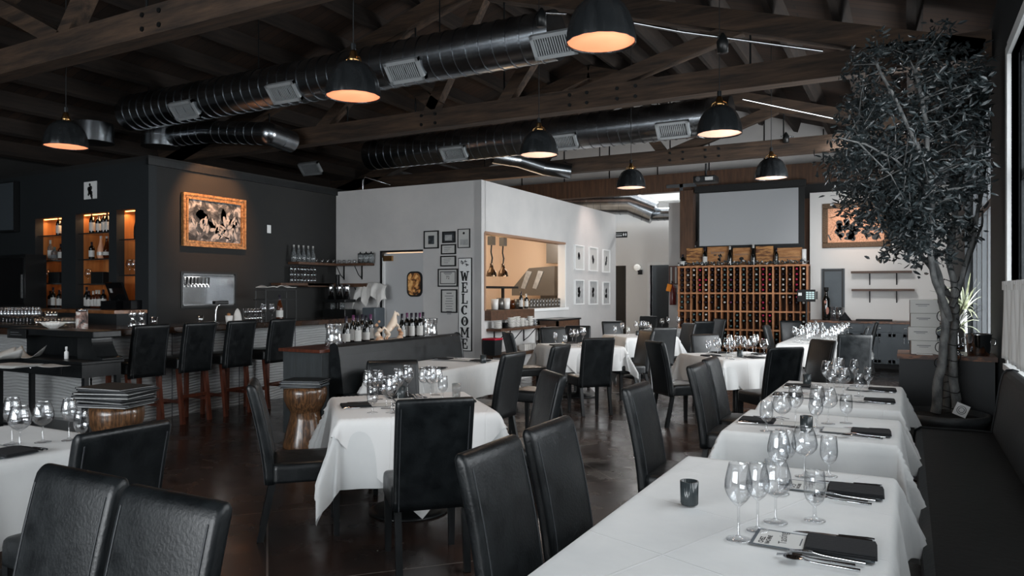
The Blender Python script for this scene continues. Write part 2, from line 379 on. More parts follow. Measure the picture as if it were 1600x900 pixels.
# right wall with two window openings
def wallX(name, X, t, y0, y1, h, holes, m, side=1):
    mb = MB(); ys = sorted({y0, y1, *[a for q in holes for a in q[:2]]})
    for a, b in zip(ys, ys[1:]):
        hs = [q for q in holes if q[0] <= a+1e-6 and q[1] >= b-1e-6]
        z = 0
        for q in sorted(hs, key=lambda q: q[2]):
            if q[2] > z: mb.bb((X, a, z), (X+t, b, q[2]))
            z = q[3]
        if z < h: mb.bb((X, a, z), (X+t, b, h))
    return struct(name, mb, m)
def wallY(name, Y, t, x0, x1, h, holes, m, z0=0):
    mb = MB(); xs = sorted({x0, x1, *[a for q in holes for a in q[:2]]})
    for a, b in zip(xs, xs[1:]):
        hs = [q for q in holes if q[0] <= a+1e-6 and q[1] >= b-1e-6]
        z = z0
        for q in sorted(hs, key=lambda q: q[2]):
            if q[2] > z: mb.bb((a, Y, z), (b, Y+t, q[2]))
            z = q[3]
        if z < h: mb.bb((a, Y, z), (b, Y+t, h))
    return struct(name, mb, m)
wallX('wall_right', WX, .25, YF, YB+.2, roof(WX)+.02, [(-2.5, 7.3, .95, 3.52), (9.05, 13.0, .25, 3.5)], bluewall)
wallY('wall_front', YF-.25, .25, LX, WX+.25, roof(WX), [(-9, -.4, .8, 3.0)], bluewall)
wallX('wall_left', LX-.25, .25, YF, YB+.2, roof(LX), [], darkwall)
def window_frame(name, axis, pos, a0, a1, z0, z1, n, col, w=.06, trans=None, pane=True):
    mb = MB()
    def B(a, b, c, d, dep=.09):
        if axis == 'X': mb.bb((pos, a, c), (pos+dep, b, d))
        else: mb.bb((a, pos, c), (b, pos+dep, d))
    B(a0, a0+w, z0, z1); B(a1-w, a1, z0, z1); B(a0, a1, z0, z0+w); B(a0, a1, z1-w, z1)
    for i in range(1, n):
        p = a0+(a1-a0)*i/n; B(p-w/2, p+w/2, z0, z1, .07)
    if trans: B(a0, a1, trans-w/2, trans+w/2, .07)
    o = struct(name, mb, col)
    g = MB()
    if axis == 'X': g.bb((pos+.04, a0+.02, z0+.02), (pos+.045, a1-.02, z1-.02))
    else: g.bb((a0+.02, pos+.04, z0+.02), (a1-.02, pos+.045, z1-.02))
    if pane: g.build('pane', glass_t, o)
    return o
window_frame('window_1', 'X', WX+.06, -2.5, 7.3, .95, 3.52, 5, cabdark, .09, 2.5)
window_frame('window_2', 'X', WX+.1, 9.05, 13.0, .25, 3.5, 5, cabdark, .1, 2.6)
window_frame('window_3', 'Y', YF-.15, -9, -.4, .8, 3.0, 5, cabdark, .08)
m = MB().bb((WX-.03, 7.3, .9), (WX+.05, 7.42, 3.6)).bb((WX-.03, -2.5, 3.52), (WX+.05, 7.3, 3.62)); struct('trim_1', m, white)
struct('trim_2', MB().bb((WX-.06, -2.5, .9), (WX+.06, 7.3, .95)), white)
# outside: paving and the neighbouring block seen through the side windows
struct('ground_outside', MB().bb((WX+.3, -12, -.15), (16, 26, -.02)), mat('pale paving', (120, 122, 124), .8))
o = MB().bb((5, -6, 0), (8, 24, 3.0)).build('neighbouring_building', mat('grey rendered block', (92, 98, 104), .8, c2=(60, 68, 66), nscale=1.5, detail=6))
tag(o, 'grey rendered building standing outside the right hand windows', 'building')
# kitchen block: bar wall, niche wall, kitchen walls
n1a, n1b = at_Y(55, 340, NY), at_Y(96, 340, NY); n2a, n2b = at_Y(118, 333, NY), at_Y(170, 333, NY); n3a, n3b = at_Y(182, 328, NY), at_Y(211, 328, NY)
NZ1 = at_Y(76, 340, NY).z; NZ2 = at_Y(144, 332.5, NY).z; NZ3 = at_Y(197, 327, NY).z; NB = 1.30
NICHES = [(n1a.x, n1b.x, NB, NZ1), (n2a.x, n2b.x, NB, NZ2), (n3a.x, n3b.x, NB, NZ3)]
wallY('wall_bar_back', NY, .12, LX, BX-.0, KH, NICHES, bluewall)
t0, t1 = at_X(285, 427, BX), at_X(367, 478, BX)   # tap recess
TZ0, TZ1 = at_X(285, 478, BX).z, at_X(285, 427, BX).z
wallX('wall_bar_side', BX-.12, .12, NY+.12, KY, KH, [(t0.y, t1.y, TZ0, TZ1)], darkwall)
struct('wall_bar_lid', MB().bb((LX, NY, KH), (BX, KY+6.1, KH+.06)), darkwall)
PASS = (10.16, 13.31, 1.235, 2.50)
wallX('wall_kitchen_side', KX-.14, .14, KY, KE, KH, [PASS], plaster)
d0, d1 = at_Y(597, 393, KY), at_Y(661, 393, KY); DZ = 2.23
wallY('wall_kitchen_front', KY, .14, BX, KX, KH, [(d0.x, d1.x, 0, DZ)], plaster)
struct('wall_kitchen_back', MB().bb((BX-.1, KY, 0), (BX, KE, KH)), warmwall)
struct('wall_kitchen_end', MB().bb((BX, KE-.1, 0), (KX-.14, KE, KH)), warmwall)
struct('ceiling_kitchen', MB().bb((BX, KY+.14, KH-.1), (KX-.14, KE-.1, KH-.02)), warmwall)
struct('trim_3', MB().bb((BX-.01, NY-.03, KH-.07), (BX+.04, KY, KH+.02)), blackwood)
struct('trim_4', MB().bb((BX+.02, KY-.02, 0), (d0.x, KY, .12)).bb((d1.x, KY-.02, 0), (KX+.02, KY, .12)).bb((KX, KY, 0), (KX+.02, KE, .12)), white)
# hall and rear walls
hx0, hx1 = -9.0, -4.9
dh0, dh1 = at_Y(1016, 415, 18.2), at_Y(1060, 415, 18.2)
de0, de1 = at_Y(955, 414, 18.2), at_Y(978, 414, 18.2)
wallY('wall_hall', 18.2, .15, hx0, -4.2, 3.35, [(dh0.x, -4.6, 0, 2.22), (de0.x, de1.x, 0, 2.22)], plaster_w)
struct('wall_hall_beyond', MB().bb((hx0, 19.6, 0), (-3.5, 19.7, 3.3)), bluewall)
struct('wall_hall_return', MB().bb((-4.97, 16.9, 0), (-4.70, 18.2, 3.63)), plaster)
struct('wall_rack_recess', MB().bb((-4.7, 17.75, 0), (-1.2, 17.85, 4.0)), black)
struct('wall_back', MB().bb((-1.88, YB, 0), (WX, YB+.12, 3.68)), plaster_w)
struct('wall_void', MB().bb((-1.9, 18.4, 0), (WX+.2, 18.5, 4.4)), black)
m = MB(); pz = 4.2
m.prism([(LX, pz), (WX, pz), (WX, roof(WX)), (RX, RZ), (LX, roof(LX))], YB, YB+.12)
gable = struct('wall_gable', m, plaster)
mm = MB(); x = -12.6
while x < WX:
    mm.bb((x, YB-.012, pz), (x+.025, YB, roof(x)-.05)); x += 1.22
mm.build('panel_joint', vdark, gable)
# white painted framing beyond the hall (lit from its own roof light)
o = MB().bb((-9, 22, 0), (-3.6, 22.1, 6)).build('wall_rear', plaster_w); o['kind'] = 'structure'
m = MB().bb((-9, 17.6, 4.95), (-3.6, 22, 5.0))
struct('ceiling_rear', m, white)
rb = thing('rear_roof_framing', 'white painted roof framing high above the hall beyond the long dark beam', 'roof framing', (-6, 18.6, 4.1))
for i, (y, z) in enumerate(((18.5, 4.0), (19.4, 4.25), (20.4, 4.4))):
    MB().bb((-3, -.08, -.12), (2.3, .08, .12)).build('beam', white, rb, (0, y-18.6, z-4.1))
for i in range(6): MB().bb((-.04, -.2, .1), (.04, 3, .26)).build('joist', white, rb, (-2.6+i*.9, 0, 0))
# doors
def door_frame(name, x0, x1, y, h, w=.07, col=white):
    mb = MB().bb((x0-w, y-.03, 0), (x0, y+.16, h+w)).bb((x1, y-.03, 0), (x1+w, y+.16, h+w)).bb((x0, y-.03, h), (x1, y+.16, h+w))
    return struct(name, mb, col)
door_frame('door_1', dh0.x, -4.6, 18.2, 2.22)
MB().bb((dh0.x+.02, 18.62, 0), (-4.6, 18.67, 2.2)).build('door_leaf', cabdark, bpy.data.objects['door_1'])
d2 = struct('door_2', MB().bb((de0.x, 18.28, 0), (de1.x, 18.33, 2.22)), gloss)
MB().bb((de1.x-.05, 18.24, 0), (de1.x, 18.28, 2.22)).build('door_edge', blackwood, d2)
# swing door in the kitchen front wall
d3 = struct('door_3', MB().bb((d0.x+.02, KY+.03, .02), (d1.x-.01, KY+.08, DZ-.03)), mat('pale grey door', (184, 185, 186), .5))
p0, p1 = at_Y(639, 427, KY+.03), at_Y(658, 461, KY+.03)
def rrect(x0, z0, x1, z1, r, n=5):
    pts = []
    for cx, cz, a0 in ((x1-r, z0+r, -90), (x1-r, z1-r, 0), (x0+r, z1-r, 90), (x0+r, z0+r, 180)):
        for i in range(n+1):
            a = math.radians(a0+90*i/n); pts.append((cx+r*math.cos(a), cz+r*math.sin(a)))
    return pts
MB().prism(rrect(p0.x-.03, p1.z-.03, p1.x+.03, p0.z+.03, .1), KY+.01, KY+.03).build('porthole_frame', black, d3)
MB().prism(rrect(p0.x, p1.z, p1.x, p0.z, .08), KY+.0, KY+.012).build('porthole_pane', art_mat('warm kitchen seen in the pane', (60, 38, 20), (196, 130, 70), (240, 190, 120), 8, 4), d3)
MB().bb((d0.x+.02, KY-.02, .0), (d0.x+.05, KY+.03, DZ-.1)).build('edge_strip', white, d3)
MB().bb((d0.x+.03, KY-.02, DZ-.16), (d0.x+.22, KY+.03, DZ-.07)).build('door_closer', brass, d3)
struct('trim_5', MB().bb((d0.x-.03, KY-.01, DZ-.01), (d1.x, KY+.1, DZ+.02)).bb((d0.x-.04, KY-.01, 0), (d0.x, KY+.1, DZ+.02)), blackwood)
# pass opening lining
y0, y1, z0, z1 = PASS
m = MB().bb((KX-.15, y0, z1-.02), (KX+.015, y1, z1+.02)).bb((KX-.15, y0-.02, z0), (KX+.015, y0+.02, z1))
struct('trim_7', MB().bb((KX-.15, y1-.02, z0), (KX+.012, y1+.015, z1)), white)
struct('trim_6', m, mat('pass lining', (150, 118, 96), .5))

# ---------------------------------------------------------------- roof trusses
def truss(name, Y, label, diags, rods, zc=3.9, hc=.27, w=.2, kink=None):
    t = thing(name, label, 'roof truss', (RX, Y, zc))
    MB().bb((LX-RX+.05, -w/2, 0), (WX-RX-.02, w/2, hc)).build('bottom_chord', timber, t)
    for s in (-1, 1):
        xe = LX+.1 if s < 0 else WX-.1
        MB().beam((0, 0, RZ-.45-zc), (xe-RX, 0, roof(xe)-.42-zc), w, .24).build('top_chord', timber, t)
    for (xa, za, xb, zb) in diags:
        MB().beam((xa-RX, 0, za-zc), (xb-RX, 0, zb-zc), .15, .17).build('diagonal_brace', timber, t)
    for xr in rods:
        MB().tube([(xr-RX, 0, hc), (xr-RX, 0, roof(xr)-.4-zc)], .013, 6).build('tie_rod', ironmetal, t)
    for xb in (-6.1, -3.75, -3.1):
        for dx, dz in ((-.12, .07), (.12, .2), (-.12, .2), (.12, .07)):
            MB().tube([(xb+dx-RX, -w/2-.012, dz), (xb+dx-RX, -w/2+.01, dz)], .024, 8).build('bolt', ironmetal, t)
    return t
zt = lambda x: roof(x)-.42
truss('roof_truss', 4.4, 'nearest timber roof truss whose long beam crosses the upper left corner', [(-10.4, 4.1, -9.0, zt(-9)), (-7.6, 4.1, -6.3, zt(-6.3)), (-7.6, 4.1, -9.0, zt(-9))], (-9, -6.3))
truss('roof_truss', 8.8, 'long timber roof truss crossing in front of the second steel duct and behind the first', [(-8.25, 4.1, -6.4, zt(-6.4)), (-6.15, 4.1, -5.1, 5.9), (-6.9, 4.9, -5.9, 4.15), (-3.75, 4.1, -1.6, zt(-1.6)), (-4.9, 4.12, -4.3, 4.9), (-11, 4.1, -9.4, zt(-9.4))], (-9.4, -6.4, -4.9, -1.62, -7.7))
truss('roof_truss', 13.35, 'third timber roof truss with beam running behind the second duct above the hanging lamps', [(-6.6, 4.1, -5.3, 5.7), (-6.9, 4.1, -7.9, zt(-7.9)), (-3.9, 4.1, -1.9, zt(-1.9)), (-4.0, 4.1, -5.2, 5.7)], (-1.9, -3.9, -5.3, -7.9))
t = thing('header_beam', 'dark timber header beam along the back wall above the projector screen', 'beam', (-5, 16.78, 3.86))
MB().bb((-8, -.12, 0), (5.7, .12, .42)).build('beam', timber_v, t)
MB().bb((.05, -.14, .08), (.75, -.12, .16)).bb((.36, -.14, -.2), (.44, -.12, .16)).build('steel_bracket', steel, t)
a, b = at_Y(1064, 300, 16.6), at_Y(1085, 300, 16.6)
o = MB().bb((-(b.x-a.x)/2, -.12, 0), ((b.x-a.x)/2, .12, 3.85)).build('timber_post', timber_v, loc=((a.x+b.x)/2, 16.62, 0), bevel=.01)
tag(o, 'square brown timber post left of the projector screen', 'post')

# ---------------------------------------------------------------- ducts
def duct_seams(mb, p, q, r, step=.17):
    L = (q-p).length; n = max(1, int(L/step)); d = (q-p)/n; u = d.normalized()*.009
    mb.tube([p+d*(i/4) if False else p+(q-p)*(i/8) for i in range(9)], r, 36)
    for i in range(1, n):
        c = p+d*i; mb.tube([c-u, c+u], r*1.03, 36, smooth=False)
def vent(parent, x, yd, zc, r, w=.50, h=.27, tilt=40):
    # grille lying on the duct skin, facing the room and tilted down
    a = math.radians(tilt)
    g = MB(); fr = .04
    g.bb((-w/2, -.03, -h/2), (w/2, .03, -h/2+fr)).bb((-w/2, -.03, h/2-fr), (w/2, .03, h/2)).bb((-w/2, -.03, -h/2), (-w/2+fr, .03, h/2)).bb((w/2-fr, -.03, -h/2), (w/2, .03, h/2))
    o = g.build('air_vent', grille, parent, (x, yd-math.cos(a)*(r-.005), zc-math.sin(a)*(r-.005)), rot=(a, 0, 0))
    b = MB().bb((-w/2+.02, .0, -h/2+.02), (w/2-.02, .06, h/2-.02)); b.build('back_box', vdark, o)
    s = MB(); n = 15
    for i in range(n):
        xx = -w/2+fr+(w-2*fr)*(i+.5)/n; s.box((xx, -.008, 0), (.012, .012, h-2*fr))
    s.build('louvre', grille, o)
def duct(name, label, P, r, vents=(), cat='air duct', ext=None):
    t = thing(name, label, cat, P[0])
    o0 = Vector(P[0]); mb = MB()
    for a, b in zip(P, P[1:]):
        duct_seams(mb, Vector(a)-o0, Vector(b)-o0, r)
    for p in P[1:-1]:
        mb.lathe([(0.001, -r)]+[(r*math.cos(x), r*math.sin(x)) for x in [math.radians(-80+10*i) for i in range(17)]]+[(0.001, r)], 32, Vector(p)-o0)
    mb.build('duct_tube', steel, t)
    return t
D1Y, D1Z, DR = 7.2, 4.33, .27
t = duct('spiral_duct', 'nearer large galvanised spiral duct with four grilles crossing the upper left ceiling', [(-10.7, D1Y, D1Z), (-3.35, D1Y, D1Z)], DR)
for px in (866, 633, 444, 289):
    p = at_Y(px, 100, D1Y-.2); vent(t, p.x+10.7, 0, 0, DR)
D2Y, D2Z = 11.3, 4.22
t = duct('spiral_duct', 'second galvanised spiral duct with grilles running past the middle of the ceiling', [(-9.3, D2Y, D2Z), (-2.35, D2Y, D2Z)], .285)
for px in (1052, 880, 710, 486):
    p = at_Y(px, 200, D2Y-.2); vent(t, p.x+9.3, 0, 0, .285, w=.52, h=.28)
t = duct('spiral_duct', 'short spiral duct stub with a reducer tucked behind the nearer duct', [at_Y(262, 213, 7.95), at_Y(330, 206, 7.95), at_Y(420, 209, 7.95), at_Y(455, 222, 8.4)], .17)
t = duct('flexible_duct', 'fat ribbed duct bending down above the kitchen end by the hall', [at_Y(880, 318, 17.45), at_Y(955, 318, 17.45), at_Y(985, 318, 17.5), at_Y(1022, 333, 17.6)], .28)
t = duct('flexible_duct', 'thin horizontal duct meeting the bent duct above the hall wall', [at_Y(1018, 335, 17.75), at_Y(1060, 334, 17.75)], .16)
t = duct('flexible_duct', 'curved duct piece dipping below the second duct near the middle lamp', [at_Y(770, 243, 12.2), at_Y(812, 250, 12.6), at_Y(850, 262, 12.9), at_Y(893, 268, 13.1)], .15)
t = duct('spiral_duct', 'dark vertical duct riser at the far left ceiling behind the left lamp', [(-10.95, 7.9, 3.95), (-10.95, 7.9, 4.3)], .3)
t = duct('spiral_duct', 'twin dark vertical duct riser beside the far left duct end', [(-11.35, 7.0, 3.9), (-11.35, 7.0, 4.2)], .3)

# ---------------------------------------------------------------- pendant lamps
def make_pendant(i, px, py, label, pale=False, r=.225, h=None):
    z = FP*1.6/(py-HZ)*-1
    p = at_z(px, py, z); rt = roof(p.x)
    t = thing('pendant_lamp', label, 'pendant lamp', p, 0, 'pendant lamps')
    prof = [(r, 0), (r*1.0, .02), (r*.985, .06), (r*.93, .12), (r*.83, .18), (r*.68, .235), (r*.5, .27), (r*.28, .29), (.045, .30)]
    inner = [(a-.006 if a > .05 else .04, b-.004 if b > 0 else 0) for a, b in reversed(prof)]
    MB().lathe(prof+inner+[prof[0]], 60, flute=.014, fk=15, caps=False).build('lamp_shade', lampshell, t)
    MB().lathe([(0.0001, .022), (r*.96, .014), (r*.96, .02), (0.0001, .03)], 32).build('diffuser', glow_w if pale else glow, t)
    b = MB().lathe([(.045, .29), (.05, .31), (.035, .34), (.03, .37), (.02, .39)], 16)
    for s in (-1, 1): b.tube([(s*.085, 0, .28), (s*.07, 0, .32), (s*.02, 0, .345)], .006, 6)
    b.build('brass_yoke', brass, t)
    MB().tube([(0, 0, .38), (0, 0, .44)], .022, 10).build('socket', lampshell, t)
    MB().tube([(0, 0, .43), (0, 0, rt-p.z-.02)], .005, 6).build('cord', black, t)
    return p
lamps = [(939, 68, 'largest black dome pendant lamp at top centre right of the vent', 0), (552, 152, 'black dome pendant lamp in front of the nearer duct, left of centre', 0),
         (103, 230, 'black dome pendant lamp at the far left above the bar niches', 0), (842, 243, 'black dome pendant lamp in front of the second duct near picture centre', 1),
         (1124, 210, 'black dome pendant lamp at the right end of the second duct', 1), (1205, 279, 'black dome pendant lamp hanging above the projector screen', 1),
         (986, 294, 'smallest distant pendant lamp hanging above the hall opening', 1)]
for i, (px, py, lb, pale) in enumerate(lamps):
    p = make_pendant(i, px, py, lb, pale)
    light('SPOT', 'pendant_light', (p.x, p.y, p.z-.03), 22, (1, .72, .5), .12, target=(p.x, p.y, 0), spot=2.6, blend=.9)
# track lights and conduit
def track(label, pts, heads, name='light_track'):
    t = thing(name, label, 'track light', pts[0]); o = Vector(pts[0])
    MB().tube([Vector(p)-o for p in pts], .014, 8).build('rail', steel_b, t)
    for h in heads:
        h = Vector(h)-o
        MB().lathe([(.05, -.12), (.055, -.02), (.03, .03), (.012, .06)], 14, h).build('spot_head', blackmetal, t)
        MB().lathe([(0.001, -.10), (.045, -.115)], 14, h).build('spot_lens', steel_b, t)
track('thin silver light rail with one spot head under the roof right of the big lamp', [at_Y(985, 35, 6.2), at_Y(1065, 50, 6.6), at_Y(1285, 80, 7.2)], [at_Y(1129, 62, 6.75)])
track('thin silver light rail near the tree top below the roof', [at_Y(1160, 155, 10.2), at_Y(1312, 187, 11.2)], [])
track('spot heads on a short rail left of the big lamp', [at_Y(842, 20, 6.4), at_Y(885, 22, 6.5)], [at_Y(846, 22, 6.4)])
track('small dark spot head standing on the third beam near the tree', [at_Y(1220, 213, 13.2), at_Y(1240, 214, 13.2)], [at_Y(1228, 212, 13.2)])
m = MB(); a = at_Y(567, 292, KY+.1); b = at_Y(573, 273, KY+.1); c = at_Y(610, 283, KY+.4)
m.tube([(0, 0, 0), (0, 0, .18), (.05, 0, .24), c-a], .014, 8)
tag(m.build('metal_conduit', steel_b, loc=(a.x, a.y, KH)), 'bent silver conduit rising above the white kitchen wall', 'conduit')
for px, lb in ((404, 'thin hanging rod left of the second lamp above the nearer duct'), (232, 'thin hanging rod above the nearer duct at left'), (687, 'short hanging wire above the nearer duct at centre')):
    p = at_Y(px, 130, D1Y); q = MB().tube([(0, 0, 0), (0, 0, roof(p.x)-D1Z-DR-.02)], .008, 6).build('hanger_rod', ironmetal, loc=(p.x, D1Y, D1Z+DR))
    tag(q, lb, 'hanger rod')
# projector
p = at_Y(1103, 281, 13.4)
t = thing('projector', 'black projector hanging from the third beam in front of the screen', 'projector', p)
MB().bb((-.2, -.15, -.06), (.2, .15, .06)).build('body', blackmetal, t, bevel=.015)
MB().tube([(0, 0, .06), (0, 0, 3.88-p.z)], .02, 8).build('mount_pole', blackmetal, t)
MB().tube([(-.1, -.15, 0), (-.1, -.19, 0)], .045, 14).build('lens', steel_b, t)
MB().bb((.02, -.153, -.03), (.16, -.149, .03)).build('port_panel', paper_g, t)
# warm spot on the bar painting, wash by the framed prints
pp = at_X(332, 340, BX)
light('SPOT', 'painting_spot', (BX+1.0, pp.y-.1, 3.75), 210, (1, .46, .2), .04, target=(BX, pp.y, pp.z+.15), spot=1.1, blend=.7)
light('SPOT', 'print_wash', (KX+1.0, 14.0, 3.9), 60, (1, .78, .7), .05, target=(KX, 14.6, 2.4), spot=1.1, blend=.9)
light('SPOT', 'back_wall_fill', (-.9, 12.9, 3.9), 330, (1, .97, .95), .5, target=(-.7, 17, 2.2), spot=1.0, blend=.8)  # added fill spot to brighten the white back wall, no fitting modelled for it
light('AREA', 'kitchen_light', (-7.6, 12.2, KH-.15), 60, (1, .84, .66), 1.8, 3.5, target=(-7.6, 12.6, 0))
light('POINT', 'kitchen_far_light', (-7.0, 14.6, 2.7), 45, (1, .93, .86), .2)
# ================================================================ SEATING AND TABLES
def rsq(w, d, r, n=4):   # rounded rectangle loop in XY
    pts = []
    for cx, cy, a0 in ((w/2-r, -d/2+r, -90), (w/2-r, d/2-r, 0), (-w/2+r, d/2-r, 90), (-w/2+r, -d/2+r, 180)):
        for i in range(n+1):
            a = math.radians(a0+90*i/n); pts.append((cx+r*math.cos(a), cy+r*math.sin(a)))
    return pts
def back_curve(h, z0, z1, rake):   # offset to the rear, seat rear plane = 0
    t = (h-z0)/(z1-z0); return -rake*t**1.5
def make_back(w, th, z0, z1, rake, y0):
    # padded slab following a curve; front face slightly domed, top rolled
    m = MB(); rings = []
    hs = [z0+(z1-z0)*i/13 for i in range(13)]
    for k in range(5): hs.append(z1-.035+.035*math.sin(PI/2*(k+1)/5)) if k else None
    hs = sorted(set(round(h, 4) for h in hs if h <= z1-.035))+[z1-.035+.035*math.sin(PI/2*k/5) for k in range(1, 6)]
    for h in hs:
        e = max(0, (h-(z1-.035))/.035); s = math.sqrt(max(0, 1-e*e)); thh = th*(.15+.85*s); ww = w-(1-s)*.03
        yo = y0+back_curve(h, z0, z1, rake)
        rings.append([(x, y+yo, h) for x, y in rsq(ww, thh, min(.022, thh*.45), 4)])
    m.rings(rings); return m
def seam_line(w, th, z0, z1, rake, y0, s, side):
    return MB().tube([(s*(w/2-.028), y0+side*(th/2+.0005)+back_curve(z0+(z1-.05-z0)*i/14, z0, z1, rake), z0+(z1-.05-z0)*i/14) for i in range(15)], .0035, 5)
def make_chair(label='chair'):
    t = thing('dining_chair', label, 'chair')
    sw, sd = .445, .42
    # origin at floor below the seat centre, +Y is the facing direction
    m = MB(); rings = []
    for h, k in ((.36, .985), (.375, 1.0), (.44, 1.0), (.465, .985), (.475, .95), (.482, .80), (.486, .45)):
        rings.append([(x*k if h > .44 else x, (y*k if h > .44 else y), h) for x, y in rsq(sw, sd, .035)])
    m.rings(rings); m.build('seat', leather, t)
    z0, z1, rk, th = .352, .975, .115, .062; y0 = -sd/2-.012
    b = make_back(.43, th, z0, z1, rk, y0).build('backrest', leather, t)
    for s in (-1, 1):
        for side in (-1, 1): seam_line(.43, th, z0, z1, rk, y0, s, side).build('seam', stitch, b)
    for s in (-1, 1):
        MB().box((s*(sw/2-.03), sd/2-.03, .18), (.034, .034, .36), top=1.28).build('leg', blackwood, t)
        MB().beam((s*(sw/2-.035), -sd/2-.07, 0), (s*(sw/2-.035), -sd/2+.005, .36), .036, .04, (0, 1, 0)).build('leg', blackwood, t)
    return t
SEATS = [  # pixel x, y of the back's top centre, facing angle, label
 (132, 736, 270, 'black leather chair at bottom left, left one of the foreground pair'),
 (278, 771, 270, 'black leather chair at bottom left, right one of the foreground pair'),
 (197, 667, 180, 'black leather chair facing the leftmost white table, behind the foreground pair'),
 (393, 596, 45, 'black leather chair seen from its side left of the square middle table'),
 (681, 623, 135, 'black leather chair with full back view in front of the square middle table'),
 (762, 694, 0, 'nearest black leather chair at the near right table'),
 (855, 660, 0, 'second black leather chair at the near right table, behind the nearest one'),
 (992, 601, 0, 'single black leather chair at the left of the second table in the right row'),
 (1086, 569, 0, 'nearer black leather chair of the pair left of the third table in the right row'),
 (1108, 559, 0, 'farther black leather chair of the pair left of the third table in the right row'),
 (1022, 533, 45, 'black leather chair seen from its side left of the white table under the votive cluster'),
 (1229, 543, 135, 'black leather chair with a stud on its back in front of the centre right table'),
 (1100, 522, 315, 'tall black leather chair facing the camera behind the centre right table'),
 (1288, 531, 225, 'black leather chair with reddish sheen right of the centre right table'),
 (804, 551, 180, 'nearer black leather chair on the aisle side of the booth table'),
 (878, 539, 180, 'farther black leather chair on the aisle side of the booth table'),
 (866, 582, 225, 'black leather chair with glossy side at the right rear of the square middle table'),
 (613, 563, 315, 'black leather chair behind the glasses of the square middle table'),
 (936, 528, 135, 'wrinkled black leather chair with back view in front of the rear middle table'),
 (792, 519, 45, 'black leather chair partly hidden at the left of the rear middle table'),
 (863, 511, 315, 'dark leather chair behind the rear middle table near the console'),
 (903, 509, 290, 'rounded dark leather chair behind the rear middle table, right of its neighbour'),
 (1012, 516, 225, 'black leather chair facing left at the right of the rear middle table'),
 (1039, 512, 135, 'black leather chair with plain back in front of the table by the hall'),
 (956, 502, 315, 'black leather chair behind the table by the hall, near the restroom sign'),
 (1014, 494, 270, 'farthest black leather chair beyond the table near the hall door'),
 (1078, 505, 225, 'brown sheened leather chair right of the table by the hall'),
 (1101, 502, 135, 'black leather chair with its back to us before the wine rack, left end'),
 (1126, 498, 225, 'black leather chair side on before the wine rack'),
 (1196, 508, 0, 'black leather chair at the left of the long rear right table'),
 (1235, 501, 300, 'farther black leather chair beyond the left of the long rear right table'),
 (1336, 523, 105, 'black leather chair with back view at the near end of the long rear right table'),
 (1357, 511, 180, 'black leather chair at the right of the long rear right table, nearer one'),
 (1371, 503, 180, 'black leather chair at the right of the long rear right table, farther one'),
]
SITP = {}
chair0 = None
for i, (px, py, ang, lb) in enumerate(SEATS):
    z = FP*(EYE-.972)/(py-HZ); p = at_z(px, py, z)
    a = math.radians(ang); f = Vector((math.cos(a), math.sin(a), 0))
    # backrest top sits .34 behind the seat centre
    loc = (p.x+f.x*.34, p.y+f.y*.34, 0)
    if chair0 is None:
        chair0 = make_chair(lb); chair0.location = loc; chair0.rotation_euler = (0, 0, a-PI/2); chair0['group'] = 'black leather dining chairs'
    else: copy_tree(chair0, loc, a-PI/2, lb, 'black leather dining chairs')
    SITP[i] = loc

def make_stool(label):
    t = thing('bar_stool', label, 'bar stool', group='bar stools along the bar')
    m = MB(); rings = []
    for h, k in ((.645, .985), (.66, 1), (.735, 1), (.76, .985), (.772, .94), (.779, .78), (.783, .4)):
        rings.append([(x*(k if h > .735 else 1), y*(k if h > .735 else 1), h) for x, y in rsq(.44, .42, .04)])
    m.rings(rings).build('seat', leather, t)
    b = make_back(.43, .075, .60, 1.185, .09, -.235).build('backrest', leather, t)
    for s in (-1, 1): seam_line(.43, .075, .60, 1.185, .09, -.235, s, -1).build('seam', stitch, b)
    for s in (-1, 1):
        MB().beam((s*.185, .175, 0), (s*.185, .165, .65), .042, .042, (0, 1, 0)).build('leg', stoolwood, t)
        MB().beam((s*.185, -.25, 0), (s*.185, -.17, .65), .042, .044, (0, 1, 0)).build('leg', stoolwood, t)
        MB().beam((s*.185, -.21, .26), (s*.185, .17, .26), .02, .036).build('stretcher', stoolwood, t)
    MB().beam((-.18, .17, .22), (.18, .17, .22), .022, .036).build('foot_rail', stoolwood, t)
    MB().beam((-.18, -.215, .32), (.18, -.215, .32), .022, .036).build('stretcher', stoolwood, t)
    return t
st = None
for px, lb in ((238, 'leftmost black leather bar stool with red brown legs at the bar'), (314, 'second bar stool from the left at the bar'), (379, 'third bar stool from the left at the bar'), (443, 'rightmost bar stool at the bar, nearest the bottles')):
    p = at_X(px, 500, -7.33); loc = (p.x-.33, p.y, 0)
    if st is None: st = make_stool(lb); st.location = loc; st.rotation_euler = (0, 0, PI/2)
    else: copy_tree(st, loc, PI/2, lb, 'bar stools along the bar')

